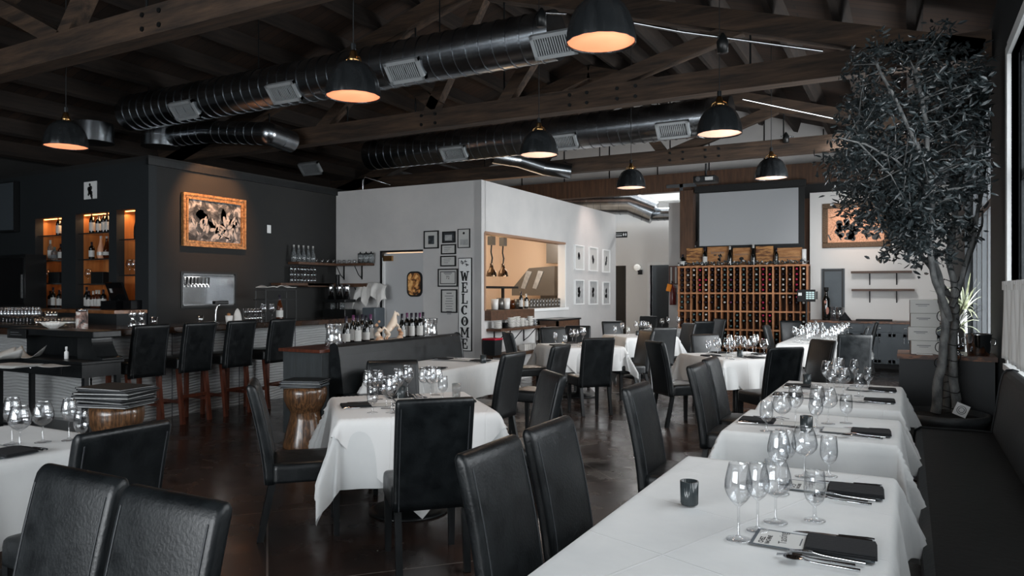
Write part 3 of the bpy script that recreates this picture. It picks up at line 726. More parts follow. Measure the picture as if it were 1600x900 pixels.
# ---------------------------------------------------------------- cloth covered tables
def cloth_mesh(hx, hy, h, rot, ux, uy, seed, res=74, amp=1.0, lift=0, fin=.13):
    # square cloth of half sizes ux, uy turned by rot laid on a table of half sizes hx, hy
    rnd = random.Random(seed); ph = [rnd.uniform(0, 6.28) for _ in range(6)]
    c, s = math.cos(rot), math.sin(rot)
    def fn(i, j):
        a, b = (i*2-1)*ux, (j*2-1)*uy
        u, v = c*a-s*b, s*a+c*b
        cu, cv = max(-hx, min(hx, u)), max(-hy, min(hy, v))
        eu, ev = u-cu, v-cv; d = math.hypot(eu, ev)
        if d < 1e-6:
            return (u, v, h+lift+.0015*math.sin(9*u+ph[0])*math.sin(8*v+ph[1]))
        nx, ny = eu/d, ev/d
        corner = (2*abs(nx*ny))           # 1 on the diagonal
        dd = max(0, d-.02); z = h-max(0, d-.008)
        per = (u if abs(ny) > abs(nx) else v)
        w = min(1, dd/.35)
        fold = .022*math.sin(per*13+ph[2])+.014*math.sin(per*23+ph[3])
        ang = math.atan2(ny, nx)
        cf = fin*corner+.05*corner*math.sin(ang*12+ph[4])
        r = .006+lift+min(dd, .02)*.5+w*amp*(.028+fold*(1-corner)+cf)
        if z < .015: r += (.015-z)*.8; z = .015+.004*math.sin(per*20)
        return (cu+nx*r, cv+ny*r, z)
    m = MB(); m.grid(res, res, fn); return m
def table(name, label, cx, cy, ang, hx, hy, clabel, drop=.36, seed=1, overlay=None, h=.745, hidden=False):
    t = thing('pedestal_table', label, 'table', (cx, cy, 0), ang)
    MB().bb((-hx+.01, -hy+.01, h-.035), (hx-.01, hy-.01, h-.006)).build('tabletop', blackwood, t)
    MB().lathe([(.28, 0), (.28, .012), (.24, .022), (.07, .035), (.045, .06), (.04, h-.06), (.1, h-.035)], 28).build('pedestal', blackmetal, t)
    if hy > .6 or hx > .6: pass
    c = cloth_mesh(hx, hy, h, 0, hx+drop, hy+drop, seed).build('tablecloth', linen, loc=(cx, cy, 0), rz=ang)
    tag(c, clabel, 'tablecloth', 'white tablecloths')
    if overlay:
        rot, L, ol = overlay
        o = cloth_mesh(hx, hy, h, rot, L, L, seed+5, lift=.006, amp=1.15).build('overlay_cloth', linen_old, loc=(cx, cy, 0), rz=ang)
        tag(o, ol, 'tablecloth', 'white overlay cloths')
    return t
TH = .752
D45 = PI/4
TABLES = {
 'T1': (-.50, 2.62, 0, .45, .93), 'T2': (-.50, 4.72, 0, .45, .42), 'T3': (-.50, 6.25, 0, .45, .72),
 'TC': (-3.11, 4.20, D45, .51, .51), 'T4': (-4.25, 1.98, 0, .50, .50), 'T5': (-4.55, 6.75, 0, .40, .72),
 'T6': (-4.29, 10.0, D45, .49, .49), 'T7': (-1.88, 9.3, D45, .50, .50), 'T9': (-4.27, 12.7, D45, .49, .49),
 'T10': (-4.35, 15.0, D45, .42, .42), 'T11': (-1.25, 13.4, 0, .52, 1.6)}
def T(k): return TABLES[k]
table('x', 'pedestal table under the near right white cloth', *T('T1'), 'white cloth on the near right table with the ribbed votive glass', .34, 3)
table('x', 'pedestal table under the second cloth of the right row', *T('T2'), 'white cloth on the second table of the right row', .34, 11)
table('x', 'pedestal table under the third cloth of the right row', *T('T3'), 'white cloth on the third table of the right row', .34, 17)
table('x', 'square middle table on a round black pedestal base', *T('TC'), 'long white undercloth of the square middle table', .43, 23, (D45, .82, 'white overlay cloth with hanging points on the square middle table'))
table('x', 'table under the white cloth at the left edge', *T('T4'), 'white cloth on the table at the left edge of the photo', .42, 29)
table('x', 'table in front of the booth seat', *T('T5'), 'white cloth on the booth table', .36, 31)
table('x', 'rear middle table with a round black base', *T('T6'), 'white undercloth of the rear middle table', .34, 37, (D45, .79, 'white overlay cloth with a hanging point on the rear middle table'))
table('x', 'centre right table before the wine rack', *T('T7'), 'white undercloth of the centre right table before the wine rack', .34, 41, (D45, .79, 'white overlay cloth with side points on the centre right table'))
table('x', 'table near the hall opening', *T('T9'), 'white undercloth of the table near the hall opening', .34, 43, (D45, .78, 'white overlay cloth on the table near the hall opening'))
table('x', 'far table in front of the hall door', *T('T10'), 'white cloth on the far table before the hall door', .34, 47)
table('x', 'long rear right table before the slate cabinets', *T('T11'), 'white cloth on the long rear right table', .34, 53)

# ---------------------------------------------------------------- booths
def make_booth(name, label, loc, rz, L, hb, ds=.47, tb=.16, lm=None):
    # +Y faces the table, X along the length, origin at floor centre of the rear line
    t = thing('booth_bench', label, 'booth', loc, rz)
    MB().bb((-L/2, .02, 0), (L/2, ds-.06, .36)).build('base', black, t)
    m = MB(); prof = [(.10, .36), (ds, .36), (ds+.015, .40), (ds+.005, .455), (ds-.03, .48), (.3, .485), (.1, .48)]
    m.prism(prof, -L/2, L/2, 'YZ'); m.build('seat_cushion', lm or leather, t, bevel=.015)
    pr = [(.0, .05), (.0, hb-.03), (.012, hb-.008), (.04, hb), (.075, hb-.006), (.095, hb-.03), (.115, hb-.12), (.14, hb-.3), (.165, .50), (.165, .4), (.1, .05)]
    m = MB(); m.prism(pr, -L/2, L/2, 'YZ'); m.build('back_cushion', lm or leather, t, bevel=.012)
    return t
make_booth('b', 'black leather booth bench with a tall back before the bottle sideboard', (-5.27, 6.93, 0), -PI/2, 2.35, 1.0)
make_booth('b', 'black leather banquette along the right hand windows', (.72, 3.1, 0), PI/2, 6.9, .96, ds=.66, tb=.2, lm=leather_d)
# ---------------------------------------------------------------- sideboard behind the booth
t = thing('sideboard', 'grey sideboard with wooden top behind the booth, carrying bottles', 'sideboard', (-5.56, 6.75, 0))
MB().bb((-.27, -1.1, .05), (.27, 1.2, .915)).build('body', mat('grey stained oak', (58, 63, 65), .6, c2=(48, 52, 54), nscale=4, stretch=(9, 9, 1)), t)
MB().bb((-.30, -1.14, .915), (.285, 1.22, .95)).build('top', stoolwood, t, bevel=.004)
MB().bb((-.24, -1.06, 0), (.24, 1.16, .05)).build('plinth', black, t)
# ---------------------------------------------------------------- drum stools with menus
def drum(loc, label, s=1):
    o = MB().lathe([(.205, 0), (.215, .012), (.213, .04), (.185, .16), (.155, .28), (.142, .345), (.145, .352), (.145, .358), (.15, .365), (.178, .41), (.203, .47), (.212, .53), (.208, .575), (.195, .60), (.0001, .602)], 40).build('drum_table', drumwood, loc=loc)
    return tag(o, label, 'drum table', 'hourglass wooden drum tables')
DR1 = at_h(477, 698, 0); DR2 = at_h(182, 630, .62)
drum(DR1, 'striped wooden hourglass drum table beside the booth holding a few menus')
drum((DR2.x, DR2.y, 0), 'striped wooden drum table at left almost hidden under a tall menu pile')
def menu_stack(base, n, w, d, label, grp, seed, rz0, cols):
    r = random.Random(seed); z = base[2]
    for i in range(n):
        th = r.choice((.008, .012, .015))
        m = MB(); m.cur = 0; m.bb((-w/2, -d/2, 0), (w/2, d/2, .0025)).bb((-w/2, -d/2, th-.0025), (w/2, d/2, th)).bb((-w/2, -d/2, .0), (-w/2+.006, d/2, th))
        m.cur = 1; m.bb((-w/2+.006, -d/2+.006, .0025), (w/2-.012, d/2-.010, th-.0025))
        o = m.build('menu', [cols[i % len(cols)], inkg if i % 3 else paper_g], loc=(base[0]+r.uniform(-.02, .02), base[1]+r.uniform(-.02, .02), z), rz=rz0+r.uniform(-.12, .12))
        tag(o, label if i < n-1 else label.replace('menu in', 'topmost menu of'), 'menu', grp); z += th+.0008
menu_stack((DR1.x, DR1.y, .604), 6, .40, .30, 'black covered menu in the pile on the drum table beside the booth', 'menus on the drum table beside the booth', 3, .45, (black, cabgrey, blackmetal))
menu_stack((DR2.x, DR2.y, .604), 13, .50, .36, 'black covered menu in the tall pile on the drum table at left', 'menus in the tall pile at left', 5, .25, (black, cabdark, blackmetal))
# ================================================================ TABLE SETTINGS
def glass_prof(kind):
    # outer profile (r, z) of bowl from stem up, wall thickness made by an inner return
    K = {'W': (.245, .040, [(.004, .105), (.012, .112), (.026, .126), (.038, .145), (.044, .165), (.043, .190), (.037, .220), (.031, .245)]),
         'B': (.215, .040, [(.004, .085), (.014, .091), (.034, .104), (.049, .122), (.054, .142), (.050, .168), (.042, .195), (.036, .215)]),
         'N': (.225, .037, [(.004, .100), (.012, .106), (.025, .118), (.035, .136), (.039, .155), (.037, .180), (.031, .205), (.027, .225)]),
         'G': (.172, .036, [(.006, .050), (.016, .057), (.029, .072), (.036, .092), (.037, .112), (.035, .140), (.032, .172)]),
         'M': (.15, .03, [(.005, .045), (.02, .06), (.045, .10), (.05, .15)])}
    h, br, bowl = K[kind]; sr = .0042 if kind != 'G' else .0065
    st = [(br, 0), (br, .0022), (br*.6, .005), (.010, .0085), (sr, .018)]
    out = st+[(sr, bowl[0][1]-.008)]+bowl
    inn = [(r-.0014, z) for r, z in reversed(bowl[2:])]+[(.006, bowl[1][1]+.004), (.0001, bowl[1][1]+.0025)]
    return [(0.0001, 0)]+out+[(bowl[-1][0]-.0007, h+.0006)]+inn, st, bowl, br, sr, h
def make_glass(kind, label, thin):
    full, st, bowl, br, sr, h = glass_prof(kind)
    n = 32 if not thin else 20
    o = MB().lathe(full, n).build('wine_glass' if kind != 'G' else 'water_goblet', glass if not thin else glass_t)
    return tag(o, label, 'glass')
GP = {}
def put_glass(kind, p, label, group, thin=False, rz=0):
    key = (kind, thin)
    if key not in GP:
        o = make_glass(kind, label, thin); GP[key] = o; o.location = p; o['group'] = group; return o
    o = GP[key].copy(); COL.objects.link(o); o.location = p; o['label'] = label; o['group'] = group; return o
GW = {'W': 'tall wine glass', 'B': 'round balloon wine glass', 'N': 'slim white wine glass', 'G': 'short stemmed water goblet'}
ZT = TH
def on_table(x, y, edge=.055):   # keep a foot on the nearest table top
    best = None
    for cx, cy, a, hx, hy in TABLES.values():
        c, s_ = math.cos(a), math.sin(a); u, v = c*(x-cx)+s_*(y-cy), -s_*(x-cx)+c*(y-cy)
        cu, cv = max(-hx+edge, min(hx-edge, u)), max(-hy+edge, min(hy-edge, v)); d = math.hypot(u-cu, v-cv)
        if best is None or d < best[0]: best = (d, cx+c*cu-s_*cv, cy+s_*cu+c*cv)
    return best[1:]
def glasses(lst, group, thin=False, z=ZT):
    for px, py, k, lb in lst:
        p = at_h(px, py, z); put_glass(k, on_table(p.x, p.y)+(z,), lb, group, True)
glasses([(1154, 843, 'W', 'frontmost tall wine glass on the near right table'), (1184, 829, 'N', 'slim wine glass second from the front on the near right table'),
         (1212, 816, 'B', 'balloon wine glass beside the front water goblet on the near right table'), (1273, 813, 'G', 'front water goblet near the nearest knives'),
         (1217, 771, 'W', 'tall wine glass at the left of the rear cluster on the near right table'), (1229, 757, 'N', 'slim wine glass in the rear cluster of the near right table'),
         (1257, 745, 'B', 'balloon wine glass in the rear cluster beside the second goblet'), (1295, 744, 'G', 'second water goblet behind the folded knives on the near right table')], 'glasses on the near right table')
glasses([(1194, 677, 'G', 'water goblet at the left of the second table in the right row'), (1222, 672, 'B', 'wide balloon glass behind the left goblet on the second right row table'),
         (1243, 668, 'W', 'tall glass left of the votive on the second right row table'), (1277, 668, 'W', 'tall glass right of the votive on the second right row table'),
         (1271, 686, 'N', 'slim glass in front of the votive on the second right row table'), (1294, 662, 'B', 'balloon glass right of centre on the second right row table'),
         (1322, 661, 'G', 'water goblet at the right of the second right row table')], 'glasses on the second table of the right row')
glasses([(1292, 612, 'W', 'leftmost tall glass on the third right row table'), (1303, 616, 'B', 'balloon glass at the left front of the third right row table'), (1318, 618, 'B', 'front balloon glass in the middle of the third right row table'),
         (1312, 605, 'W', 'tall glass in the middle of the third right row table'), (1335, 603, 'N', 'slim glass behind the goblets of the third right row table'), (1342, 619, 'G', 'front goblet on the third right row table'),
         (1357, 606, 'G', 'rightmost goblet on the third right row table'), (1309, 598, 'B', 'rear balloon glass on the third right row table')], 'glasses on the third table of the right row')
glasses([(582, 645, 'G', 'front goblet in front of the left napkin on the square middle table'), (575, 628, 'N', 'leftmost rear glass on the square middle table'), (604, 638, 'B', 'front balloon glass on the square middle table'),
         (590, 624, 'B', 'rear balloon glass at left on the square middle table'), (612, 645, 'W', 'front tall glass on the square middle table'), (622, 630, 'W', 'tall glass behind the front one on the square middle table'),
         (637, 622, 'W', 'tall glass in the centre of the square middle table'), (662, 621, 'N', 'slim glass right of centre on the square middle table'), (673, 624, 'W', 'tall glass above the chair back on the square middle table'),
         (681, 617, 'B', 'balloon glass behind the chair back on the square middle table'), (692, 624, 'G', 'rightmost goblet on the square middle table')], 'glasses on the square middle table')
glasses([(19, 694, 'W', 'leftmost tall glass on the table at the left edge'), (31, 700, 'B', 'front balloon glass on the table at the left edge'), (67, 691, 'B', 'middle balloon glass on the table at the left edge'),
         (108, 688, 'N', 'third round glass from the left on the table at the left edge'), (138, 695, 'G', 'goblet beside the black chair on the table at the left edge')], 'glasses on the table at the left edge')
G6 = 'glasses on the rear middle table'
glasses([(866, 536, 'G', 'leftmost small goblet on the rear middle table'), (879, 533, 'B', 'left balloon glass on the rear middle table'), (883, 541, 'G', 'front goblet on the rear middle table'),
         (891, 534, 'B', 'middle balloon glass on the rear middle table'), (896, 533, 'W', 'tall glass in the middle of the rear middle table'), (904, 534, 'W', 'rightmost tall glass on the rear middle table')], G6, True)
G7 = 'glasses on the centre right table'
glasses([(1107, 553, 'G', 'leftmost goblet on the centre right table'), (1121, 555, 'B', 'left balloon glass on the centre right table'), (1194, 557, 'B', 'rightmost balloon glass on the centre right table')], G7, True)
for px, py, k in ((1136, 560, 'W'), (1140, 553, 'W'), (1147, 562, 'N'), (1152, 555, 'W'), (1161, 556, 'W'), (1167, 559, 'N'), (1176, 556, 'W'), (1181, 552, 'W')):
    glasses([(px, py, k, 'stemmed glass in the dense middle cluster on the centre right table')], G7+', middle cluster', True)
for px, py, k in ((961, 524, 'G'), (972, 522, 'B'), (982, 526, 'G'), (988, 520, 'W'), (994, 523, 'W'), (1001, 520, 'N'), (1008, 522, 'W'), (1018, 521, 'G'), (984, 519, 'W')):
    glasses([(px, py, k, 'small stemmed glass on the table near the hall opening')], 'glasses on the table near the hall opening', True)
for px, py, k in ((1031, 513, 'B'), (1036, 510, 'W'), (1042, 513, 'W'), (1050, 512, 'N'), (1056, 510, 'W'), (1062, 513, 'W')):
    glasses([(px, py, k, 'tiny stemmed glass on the far table before the hall door')], 'glasses on the far table before the hall door', True)
cx, cy = T('T11')[:2]
rr = random.Random(4)
for iy in range(5):
    for sx in (-1, 1):
        for (dx, dy, k) in ((.10, -.1, 'W'), (.17, .0, 'B'), (.24, .09, 'N'), (.30, .17, 'G')):
            put_glass(k, (cx+sx*(.40-dx)+rr.uniform(-.02, .02), cy-1.35+iy*.66+dy*sx+rr.uniform(-.02, .02), ZT), 'stemmed glass in the long crowded row on the rear right table', 'glasses on the long rear right table', True)
# tumbler, votives
def votive(p, label, r=.028, h=.075):
    o = MB().lathe([(0.0001, 0), (r*.9, 0), (r, .006), (r*1.04, h), (r*.9, h), (r*.86, .012), (.0001, .010)], 48, flute=.05, fk=20).build('votive_holder', smoke, loc=p); tag(o, label, 'candle holder', 'ribbed smoked glass votives')
    return o
for px, py, s, lb in ((1077, 788, 1, 'ribbed smoked glass votive standing alone on the near right table'), (1260, 674, 1, 'smoked glass votive between the tall glasses on the second right row table'), (1261, 601, 1, 'smoked votive behind the goblets on the third right row table'),
                      (755, 567, 1, 'smoked votive on the booth table'), (1156, 558, 1, 'smoked votive among the glasses on the centre right table'), (626, 622, 1, 'dark votive hidden among glasses on the square middle table'), (996, 524, .9, 'smoked votive on the table near the hall opening')):
    p = at_h(px, py, ZT); votive((p.x, p.y, ZT), lb, .032*s, .088*s)
p = at_h(713, 620, ZT)
tag(MB().lathe([(.0001, 0), (.03, 0), (.034, .1), (.0325, .1), (.029, .006), (.0001, .006)], 24).build('tumbler', glass, loc=(p.x, p.y, ZT)), 'straight water tumbler at the right end of the square middle table', 'glass')
# cutlery prototypes: long axis +Y, lying flat, origin at the handle end
def fork_mb():
    m = MB(); m.tube([(0, 0, .003), (0, .07, .004), (0, .12, .006), (0, .145, .010)], [.0055, .0045, .003, .003], 8)
    m.box((0, .158, .0105), (.022, .028, .0018))
    for i in range(4): m.beam((-.0088+i*.0059, .17, .0105), (-.0085+i*.0057, .215, .0035), .0030, .0018)
    return m
def knife_mb():
    m = MB(); m.tube([(0, 0, .005), (0, .02, .005), (0, .105, .005)], [.0055, .0065, .005], 8)
    m.prism([(-.004, .10), (.006, .10), (.009, .15), (.008, .20), (-.002, .235), (-.004, .2)], .003, .005, 'XY'); return m
def spoon_mb():
    m = MB(); m.tube([(0, 0, .003), (0, .07, .004), (0, .13, .006), (0, .15, .009)], [.0055, .0045, .003, .003], 8)
    m.grid(12, 6, lambda i, j: (math.cos(i*2*PI)*.02*j, .178+math.sin(i*2*PI)*.031*j, .004+.008*j*j), True, True); return m
CP = {}
def cutlery(kind, p, rz, label, group):
    if kind not in CP:
        o = {'fork': fork_mb, 'knife': knife_mb, 'spoon': spoon_mb}[kind]().build(kind, chrome); CP[kind] = o
    else: o = CP[kind].copy(); COL.objects.link(o)
    o.location = p; o.rotation_euler = (0, 0, rz); tag(o, label, kind, group)
def napkin_o(p, rz, label, grp, w=.155, d=.205, h=.014):
    m = MB()
    for k in range(3): m.bb((-w/2+.003*k, -d/2+.002*k, h/3*k), (w/2-.002*k, d/2-.003*k, h/3*(k+1)-.0004))
    o = m.build('napkin', napkin, loc=p, rz=rz, bevel=.0025); tag(o, label, 'napkin', grp)
def card(p, rz, label, grp, text=True):
    o = thing('menu_card', label, 'menu card', p, rz, grp); o.scale = (1.2, 1.05, 1)
    MB().bb((-.07, -.17, 0), (.07, .17, .0008)).build('backing', cabgrey, o)
    MB().bb((-.06, -.16, .0008), (.06, .16, .0014)).build('sheet', paper, o)
    if text:
        text_mesh('CHEZ', .020, ink, 'lettering', o, (-.026, .14, .0016), (0, 0, 0), ext=.0001, bold=.0006)
        text_mesh('NACHINE', .018, ink, 'lettering', o, (-.018, .122, .0016), (0, 0, 0), ext=.0001, bold=.0006, sx=.9)
        text_mesh('Tasting', .034, ink, 'lettering', o, (.012, .085, .0016), (0, 0, .12), ext=.0001)
        for k in range(3): MB().bb((-.03+.008*k, .030-.012*k, .0014), (.03-.008*k, .034-.012*k, .0017)).build('text_line', inkg, o)
        m = MB(); m.grid(28, 2, lambda i, j: (math.cos(i*2*PI)*(.026+.0015*j), -.035+math.sin(i*2*PI)*(.026+.0015*j), .0016), False, True)
        m.bb((-.001, -.07, .0014), (.001, .0, .0017)); m.build('emblem', inkg, o)
def setting(ox, oy, rz, where, near=False, cardtext=False, flip=1, z=ZT):
    # diner sits at the origin looking along local +Y
    c, s = math.cos(rz), math.sin(rz)
    def W(x, y, zz=0): return (ox+c*x-s*y, oy+s*x+c*y, z+.001+zz)
    card(W(0, .205), rz, 'menu card under the napkin '+where, 'menu cards under napkins', cardtext)
    napkin_o(W(0, .125, .002), rz+.04, 'black napkin '+where, 'folded black napkins')
    cutlery('knife', W(.105, .04), rz+.05, 'inner knife '+where, 'table knives')
    cutlery('knife', W(.125, .035), rz+.10, 'outer knife '+where, 'table knives')
    cutlery('fork', W(-.105, .05), rz-.02, 'inner fork '+where, 'table forks')
    cutlery('fork', W(-.14, .075), rz+.05, 'outer fork '+where, 'table forks')
    if near: cutlery('spoon', W(-.175, .06), rz+.02, 'spoon '+where, 'table spoons')
setting(-.06, 2.47, PI/2, 'at the front right of the near right table', True, True)
setting(-.06, 3.20, PI/2, 'at the rear right of the near right table', True, True)
setting(-.06, 4.57, PI/2, 'at the right side of the second right row table', True, False)
setting(-.94, 4.66, -PI/2, 'at the left side of the second right row table')
setting(-.06, 5.92, PI/2, 'at the nearer right seat of the third right row table')
setting(-.06, 6.58, PI/2, 'at the farther right seat of the third right row table')
setting(-.94, 5.92, -PI/2, 'at the nearer left seat of the third right row table')
setting(-.94, 6.52, -PI/2, 'at the farther left seat of the third right row table')
def around(k, sides, where):
    cx, cy, a, hx, hy = T(k)
    for sd, lb in sides:
        ang = math.radians(sd); f = Vector((math.cos(ang), math.sin(ang)))   # seat direction from centre
        setting(cx+f.x*(hx-.015), cy+f.y*(hx-.015), ang+PI/2, lb+where)
around('TC', ((225, 'at the left seat'), (315, 'at the front seat'), (45, 'at the right rear seat'), (135, 'at the left rear seat')), ' of the square middle table')
around('T6', ((225, 'at the left front seat'), (315, 'at the front seat'), (45, 'at the right seat'), (135, 'at the rear seat')), ' of the rear middle table')
around('T7', ((225, 'at the left seat'), (315, 'at the front seat'), (45, 'at the right seat'), (135, 'at the rear seat')), ' of the centre right table')
setting(-3.76, 1.98, PI/2, 'at the right side of the table at the left edge', True)
for y, lb in ((6.22, 'at the nearer'), (7.15, 'at the farther')):
    setting(-4.17, y, PI/2, lb+' aisle seat of the booth table'); setting(-4.93, y, -PI/2, lb+' bench seat of the booth table')
# ================================================================ BAR
t = thing('bar_counter', 'dark topped bar counter with white wavy relief front', 'bar counter', (-8.0, 4.9, 0))
BY0, BY1 = 4.9, 9.2
MB().bb((-.09, .06, .08), (-.02, BY1-BY0, 1.05)).bb((-3.2, .02, .08), (-.02, .08, 1.05)).build('carcass', black, t)
MB().bb((-.02, .0, .0), (.0, BY1-BY0, 1.05)).build('front_panel', wavy, t)
MB().bb((-3.2, -.005, .0), (0, .02, 1.05)).build('end_panel', wavy, t)
MB().prism([(-3.2, -.28), (.26, -.28), (.26, BY1-BY0), (-.52, BY1-BY0), (-.52, .85), (-3.2, .85)], 1.05, 1.125, 'XY').build('counter_top', mat('dark polished wood bar top', (30, 24, 22), .12, c2=(70, 48, 34), nscale=4, coat=.4), t, bevel=.01)
for y in (1.02, 2.05, 3.08): MB().bb((0, y, 0), (.006, y+.012, 1.05)).build('panel_joint', inkg, t)
# back bar top under the niches
t = thing('back_bar', 'slate back bar cabinet with amber wooden top under the lit niches', 'cabinet', (-10.5, NY-.2, 0))
MB().bb((-2.4, -.25, 0), (1.42, .18, 1.255)).build('body', bluewall, t)
MB().bb((-2.4, -.28, 1.255), (1.42, .19, 1.298)).build('top', mat('amber wood ledge', (150, 98, 58), .3, c2=(90, 58, 36), nscale=5, coat=.3), t)
# ---- lit niches
ND = .42
BT = {}
def bottle_prof(kind):
    return {'wine': [(0.0001, 0), (.036, 0), (.038, .008), (.038, .185), (.034, .205), (.018, .235), (.0145, .25), (.0145, .31)],
            'burgundy': [(0.0001, 0), (.040, 0), (.042, .008), (.041, .15), (.030, .19), (.017, .235), (.0145, .25), (.0145, .305)],
            'spirit': [(0.0001, 0), (.040, 0), (.042, .008), (.042, .165), (.038, .185), (.018, .205), (.015, .215), (.015, .265)],
            'squat': [(0.0001, 0), (.050, 0), (.053, .01), (.053, .12), (.045, .15), (.018, .172), (.016, .18), (.016, .215)],
            'champagne': [(0.0001, 0), (.044, 0), (.046, .01), (.046, .14), (.036, .19), (.019, .25), (.0165, .27), (.0165, .325)],
            'teardrop': [(0.0001, 0), (.035, 0), (.05, .03), (.054, .09), (.045, .15), (.028, .21), (.018, .27), (.016, .33)]}[kind]
def bottle(kind, gm, lm, fm, p, label, group, s=1.0, cat='bottle', parts=True, name='bottle'):
    key = (kind, gm.name, lm.name if lm else '', fm.name if fm else '')
    if key in BT: return copy_tree(BT[key], p, None, label, group, scale=s)
    pr = bottle_prof(kind); h = pr[-1][1]; r = pr[3][0]
    o = MB().lathe(pr, 20).build(name, gm); tag(o, label, cat, group)
    if lm:
        zb = .035 if kind != 'teardrop' else .05
        zt = pr[3][1]-.03 if kind != 'teardrop' else .1
        rr = (r if kind != 'teardrop' else .054)+.0008
        MB().lathe([(rr, zb), (rr, zt)], 20, caps=False).build('label', lm, o)
    if fm: MB().lathe([(pr[-1][0]+.001, h-.055), (pr[-1][0]+.0015, h+.002), (.0001, h+.003)], 14, caps=False).build('capsule', fm, o)
    BT[key] = o; o.location = p; o.scale = (s, s, s); return o
KINDSB = [('spirit', bottle_c, paper, foil_w), ('spirit', bottle_b, paper, foil_k), ('wine', bottle_g, paper, foil_k), ('squat', bottle_b, paper_g, foil_k), ('spirit', bottle_g, paper, foil_w), ('wine', bottle_c, paper, foil_w), ('squat', bottle_c, inkg, foil_t)]
def row(x0, x1, y, z, n, label, group, r, kinds=None, s=1.0):
    for i in range(n):
        k = r.choice(kinds or KINDSB); x = x0+(x1-x0)*(i+.5)/n+r.uniform(-.008, .008)
        bottle(k[0], k[1], k[2], k[3], (x, y+r.uniform(-.02, .02), z), label, group, s*r.uniform(.92, 1.08))
rb_ = random.Random(12)
for ni, ((x0, x1, z0, z1), nm) in enumerate(zip(NICHES, ('left', 'middle', 'right'))):
    m = MB().bb((x0-.03, NY+ND, z0-.03), (x1+.03, NY+ND+.03, z1+.03)).bb((x0-.03, NY+.12, z0-.03), (x0, NY+ND, z1+.03)).bb((x1, NY+.12, z0-.03), (x1+.03, NY+ND, z1+.03)).bb((x0-.03, NY+.12, z1), (x1+.03, NY+ND, z1+.03)).bb((x0-.03, NY+.12, z0-.03), (x1+.03, NY+ND, z0))
    nb = struct('niche_lining', m, niche)
    MB().bb((x0+.01, NY+.125, z1-.012), (x1-.01, NY+.15, z1-.002)).build('light_strip', led, nb)
    w = x1-x0
    light('AREA', 'niche_light', ((x0+x1)/2, NY+.16, z1-.04), 2.6 if ni == 1 else 1.9, (1, .60, .30), w*.9, .05, target=((x0+x1)/2, NY+.3, 0))
    for q in ((.44, .2)):
        pass
    zs = {0: (1.67, 2.02, 2.40), 1: (1.66, 2.02, 2.40), 2: (1.40, 1.78, 2.28)}[ni]
    for zi, zz in enumerate(zs):
        o = MB().bb((x0+.01, NY+.03, zz-.018), (x1-.01, NY+ND-.02, zz)).build('niche_shelf', steel_b)
        tag(o, '%s shelf in the %s lit niche' % (('lowest', 'middle', 'top')[zi], nm), 'shelf', 'thin niche shelves')
        light('POINT', 'shelf_glow', ((x0+x1)/2, NY+.30, zz-.03), .35, (1, .58, .28), .03)
    n = 4 if ni < 2 else 3
    dark = [('spirit', bottle_g, paper, foil_k), ('wine', bottle_g, paper, foil_k), ('spirit', bottle_b, paper, foil_w)]
    if ni == 0:
        row(x0+.30, x1-.02, NY+.13, 2.40, 2, 'liquor bottle on the top shelf of the left lit niche', 'bottles on the top shelf of the left niche', rb_, dark)
        row(x0+.13, x1-.02, NY+.11, 2.02, 4, 'amber lit liquor bottle on the middle shelf of the left niche', 'bottles on the middle shelf of the left niche', rb_, KINDSB[:2]+KINDSB[4:])
        row(x0+.10, x1-.02, NY+.13, z0, 5, 'liquor bottle at the bottom of the left niche', 'bottles at the bottom of the left niche', rb_, dark)
    elif ni == 1:
        row(x0+.12, x1-.02, NY+.13, 2.40, 5, 'liquor bottle on the top shelf of the middle lit niche', 'bottles on the top shelf of the middle niche', rb_, dark)
        bottle('spirit', bottle_g, paper, foil_k, (x0+.20, NY+.12, 2.02), 'dark bottle at the left of the middle niche shelf', 'bottles on the middle shelf of the middle niche', .95)
        bottle('teardrop', bottle_p, foil_w, foil_w, (x0+.42, NY+.12, 2.02), 'pale pink teardrop bottle in the middle niche', None, 1.0)
        bottle('teardrop', bottle_b, paper, foil_w, (x0+.56, NY+.12, 2.02), 'amber teardrop bottle in the middle niche', None, .98)
        row(x0+.05, x1-.25, NY+.11, z0, 6, 'liquor bottle at the bottom of the middle niche', 'bottles at the bottom of the middle niche', rb_, dark)
    else:
        bottle('champagne', bottle_g, ink, foil_k, (x0+.30, NY+.12, 2.28), 'large dark bottle alone on the top shelf of the right niche', None, 1.15)
        for i, (dx) in enumerate((.15, .25, .35)): put_glass('B', (x0+dx, NY+.10, 1.78), 'balloon glass on the middle shelf of the right lit niche', 'glasses in the right niche', True)
for nm, x, z in (('left', n1a.x+.12, 1.67), ('middle', n2a.x+.15, 1.66)):
    put_glass('B', (x, NY+.10, z), 'small brandy glass on the low shelf of the %s lit niche' % nm, 'brandy glasses in niches', True)
    tag(MB().bb((-.14, -.1, 0), (.14, .1, .17)).build('wooden_box', blackwood, loc=(x+.28, NY+.15, z), bevel=.004), 'dark wooden box on the low shelf of the %s niche' % nm, 'box')
# till on the back bar
p = at_Y(181, 478, NY-.1)
t = thing('cash_register', 'black touch screen till in front of the right lit niche', 'till', (p.x, NY-.08, 1.298))
MB().bb((-.17, -.13, 0), (.17, .13, .12)).build('cash_drawer', gloss, t)
MB().box((.02, -.02, .25), (.36, .03, .26), rx=.35).build('screen', gloss, t)
MB().box((-.07, -.045, .26), (.05, .004, .06), rx=.35).build('screen_logo', paper_g, t)
MB().tube([(.02, .04, .1), (.02, .02, .2)], .03, 10).build('stand', blackmetal, t)
p = at_Y(205, 478, NY-.1)
tag(MB().bb((-.09, -.1, 0), (.09, .1, .13)).build('receipt_printer', gloss, loc=(p.x, NY-.06, 1.298), bevel=.01), 'small black receipt printer right of the till', 'printer')
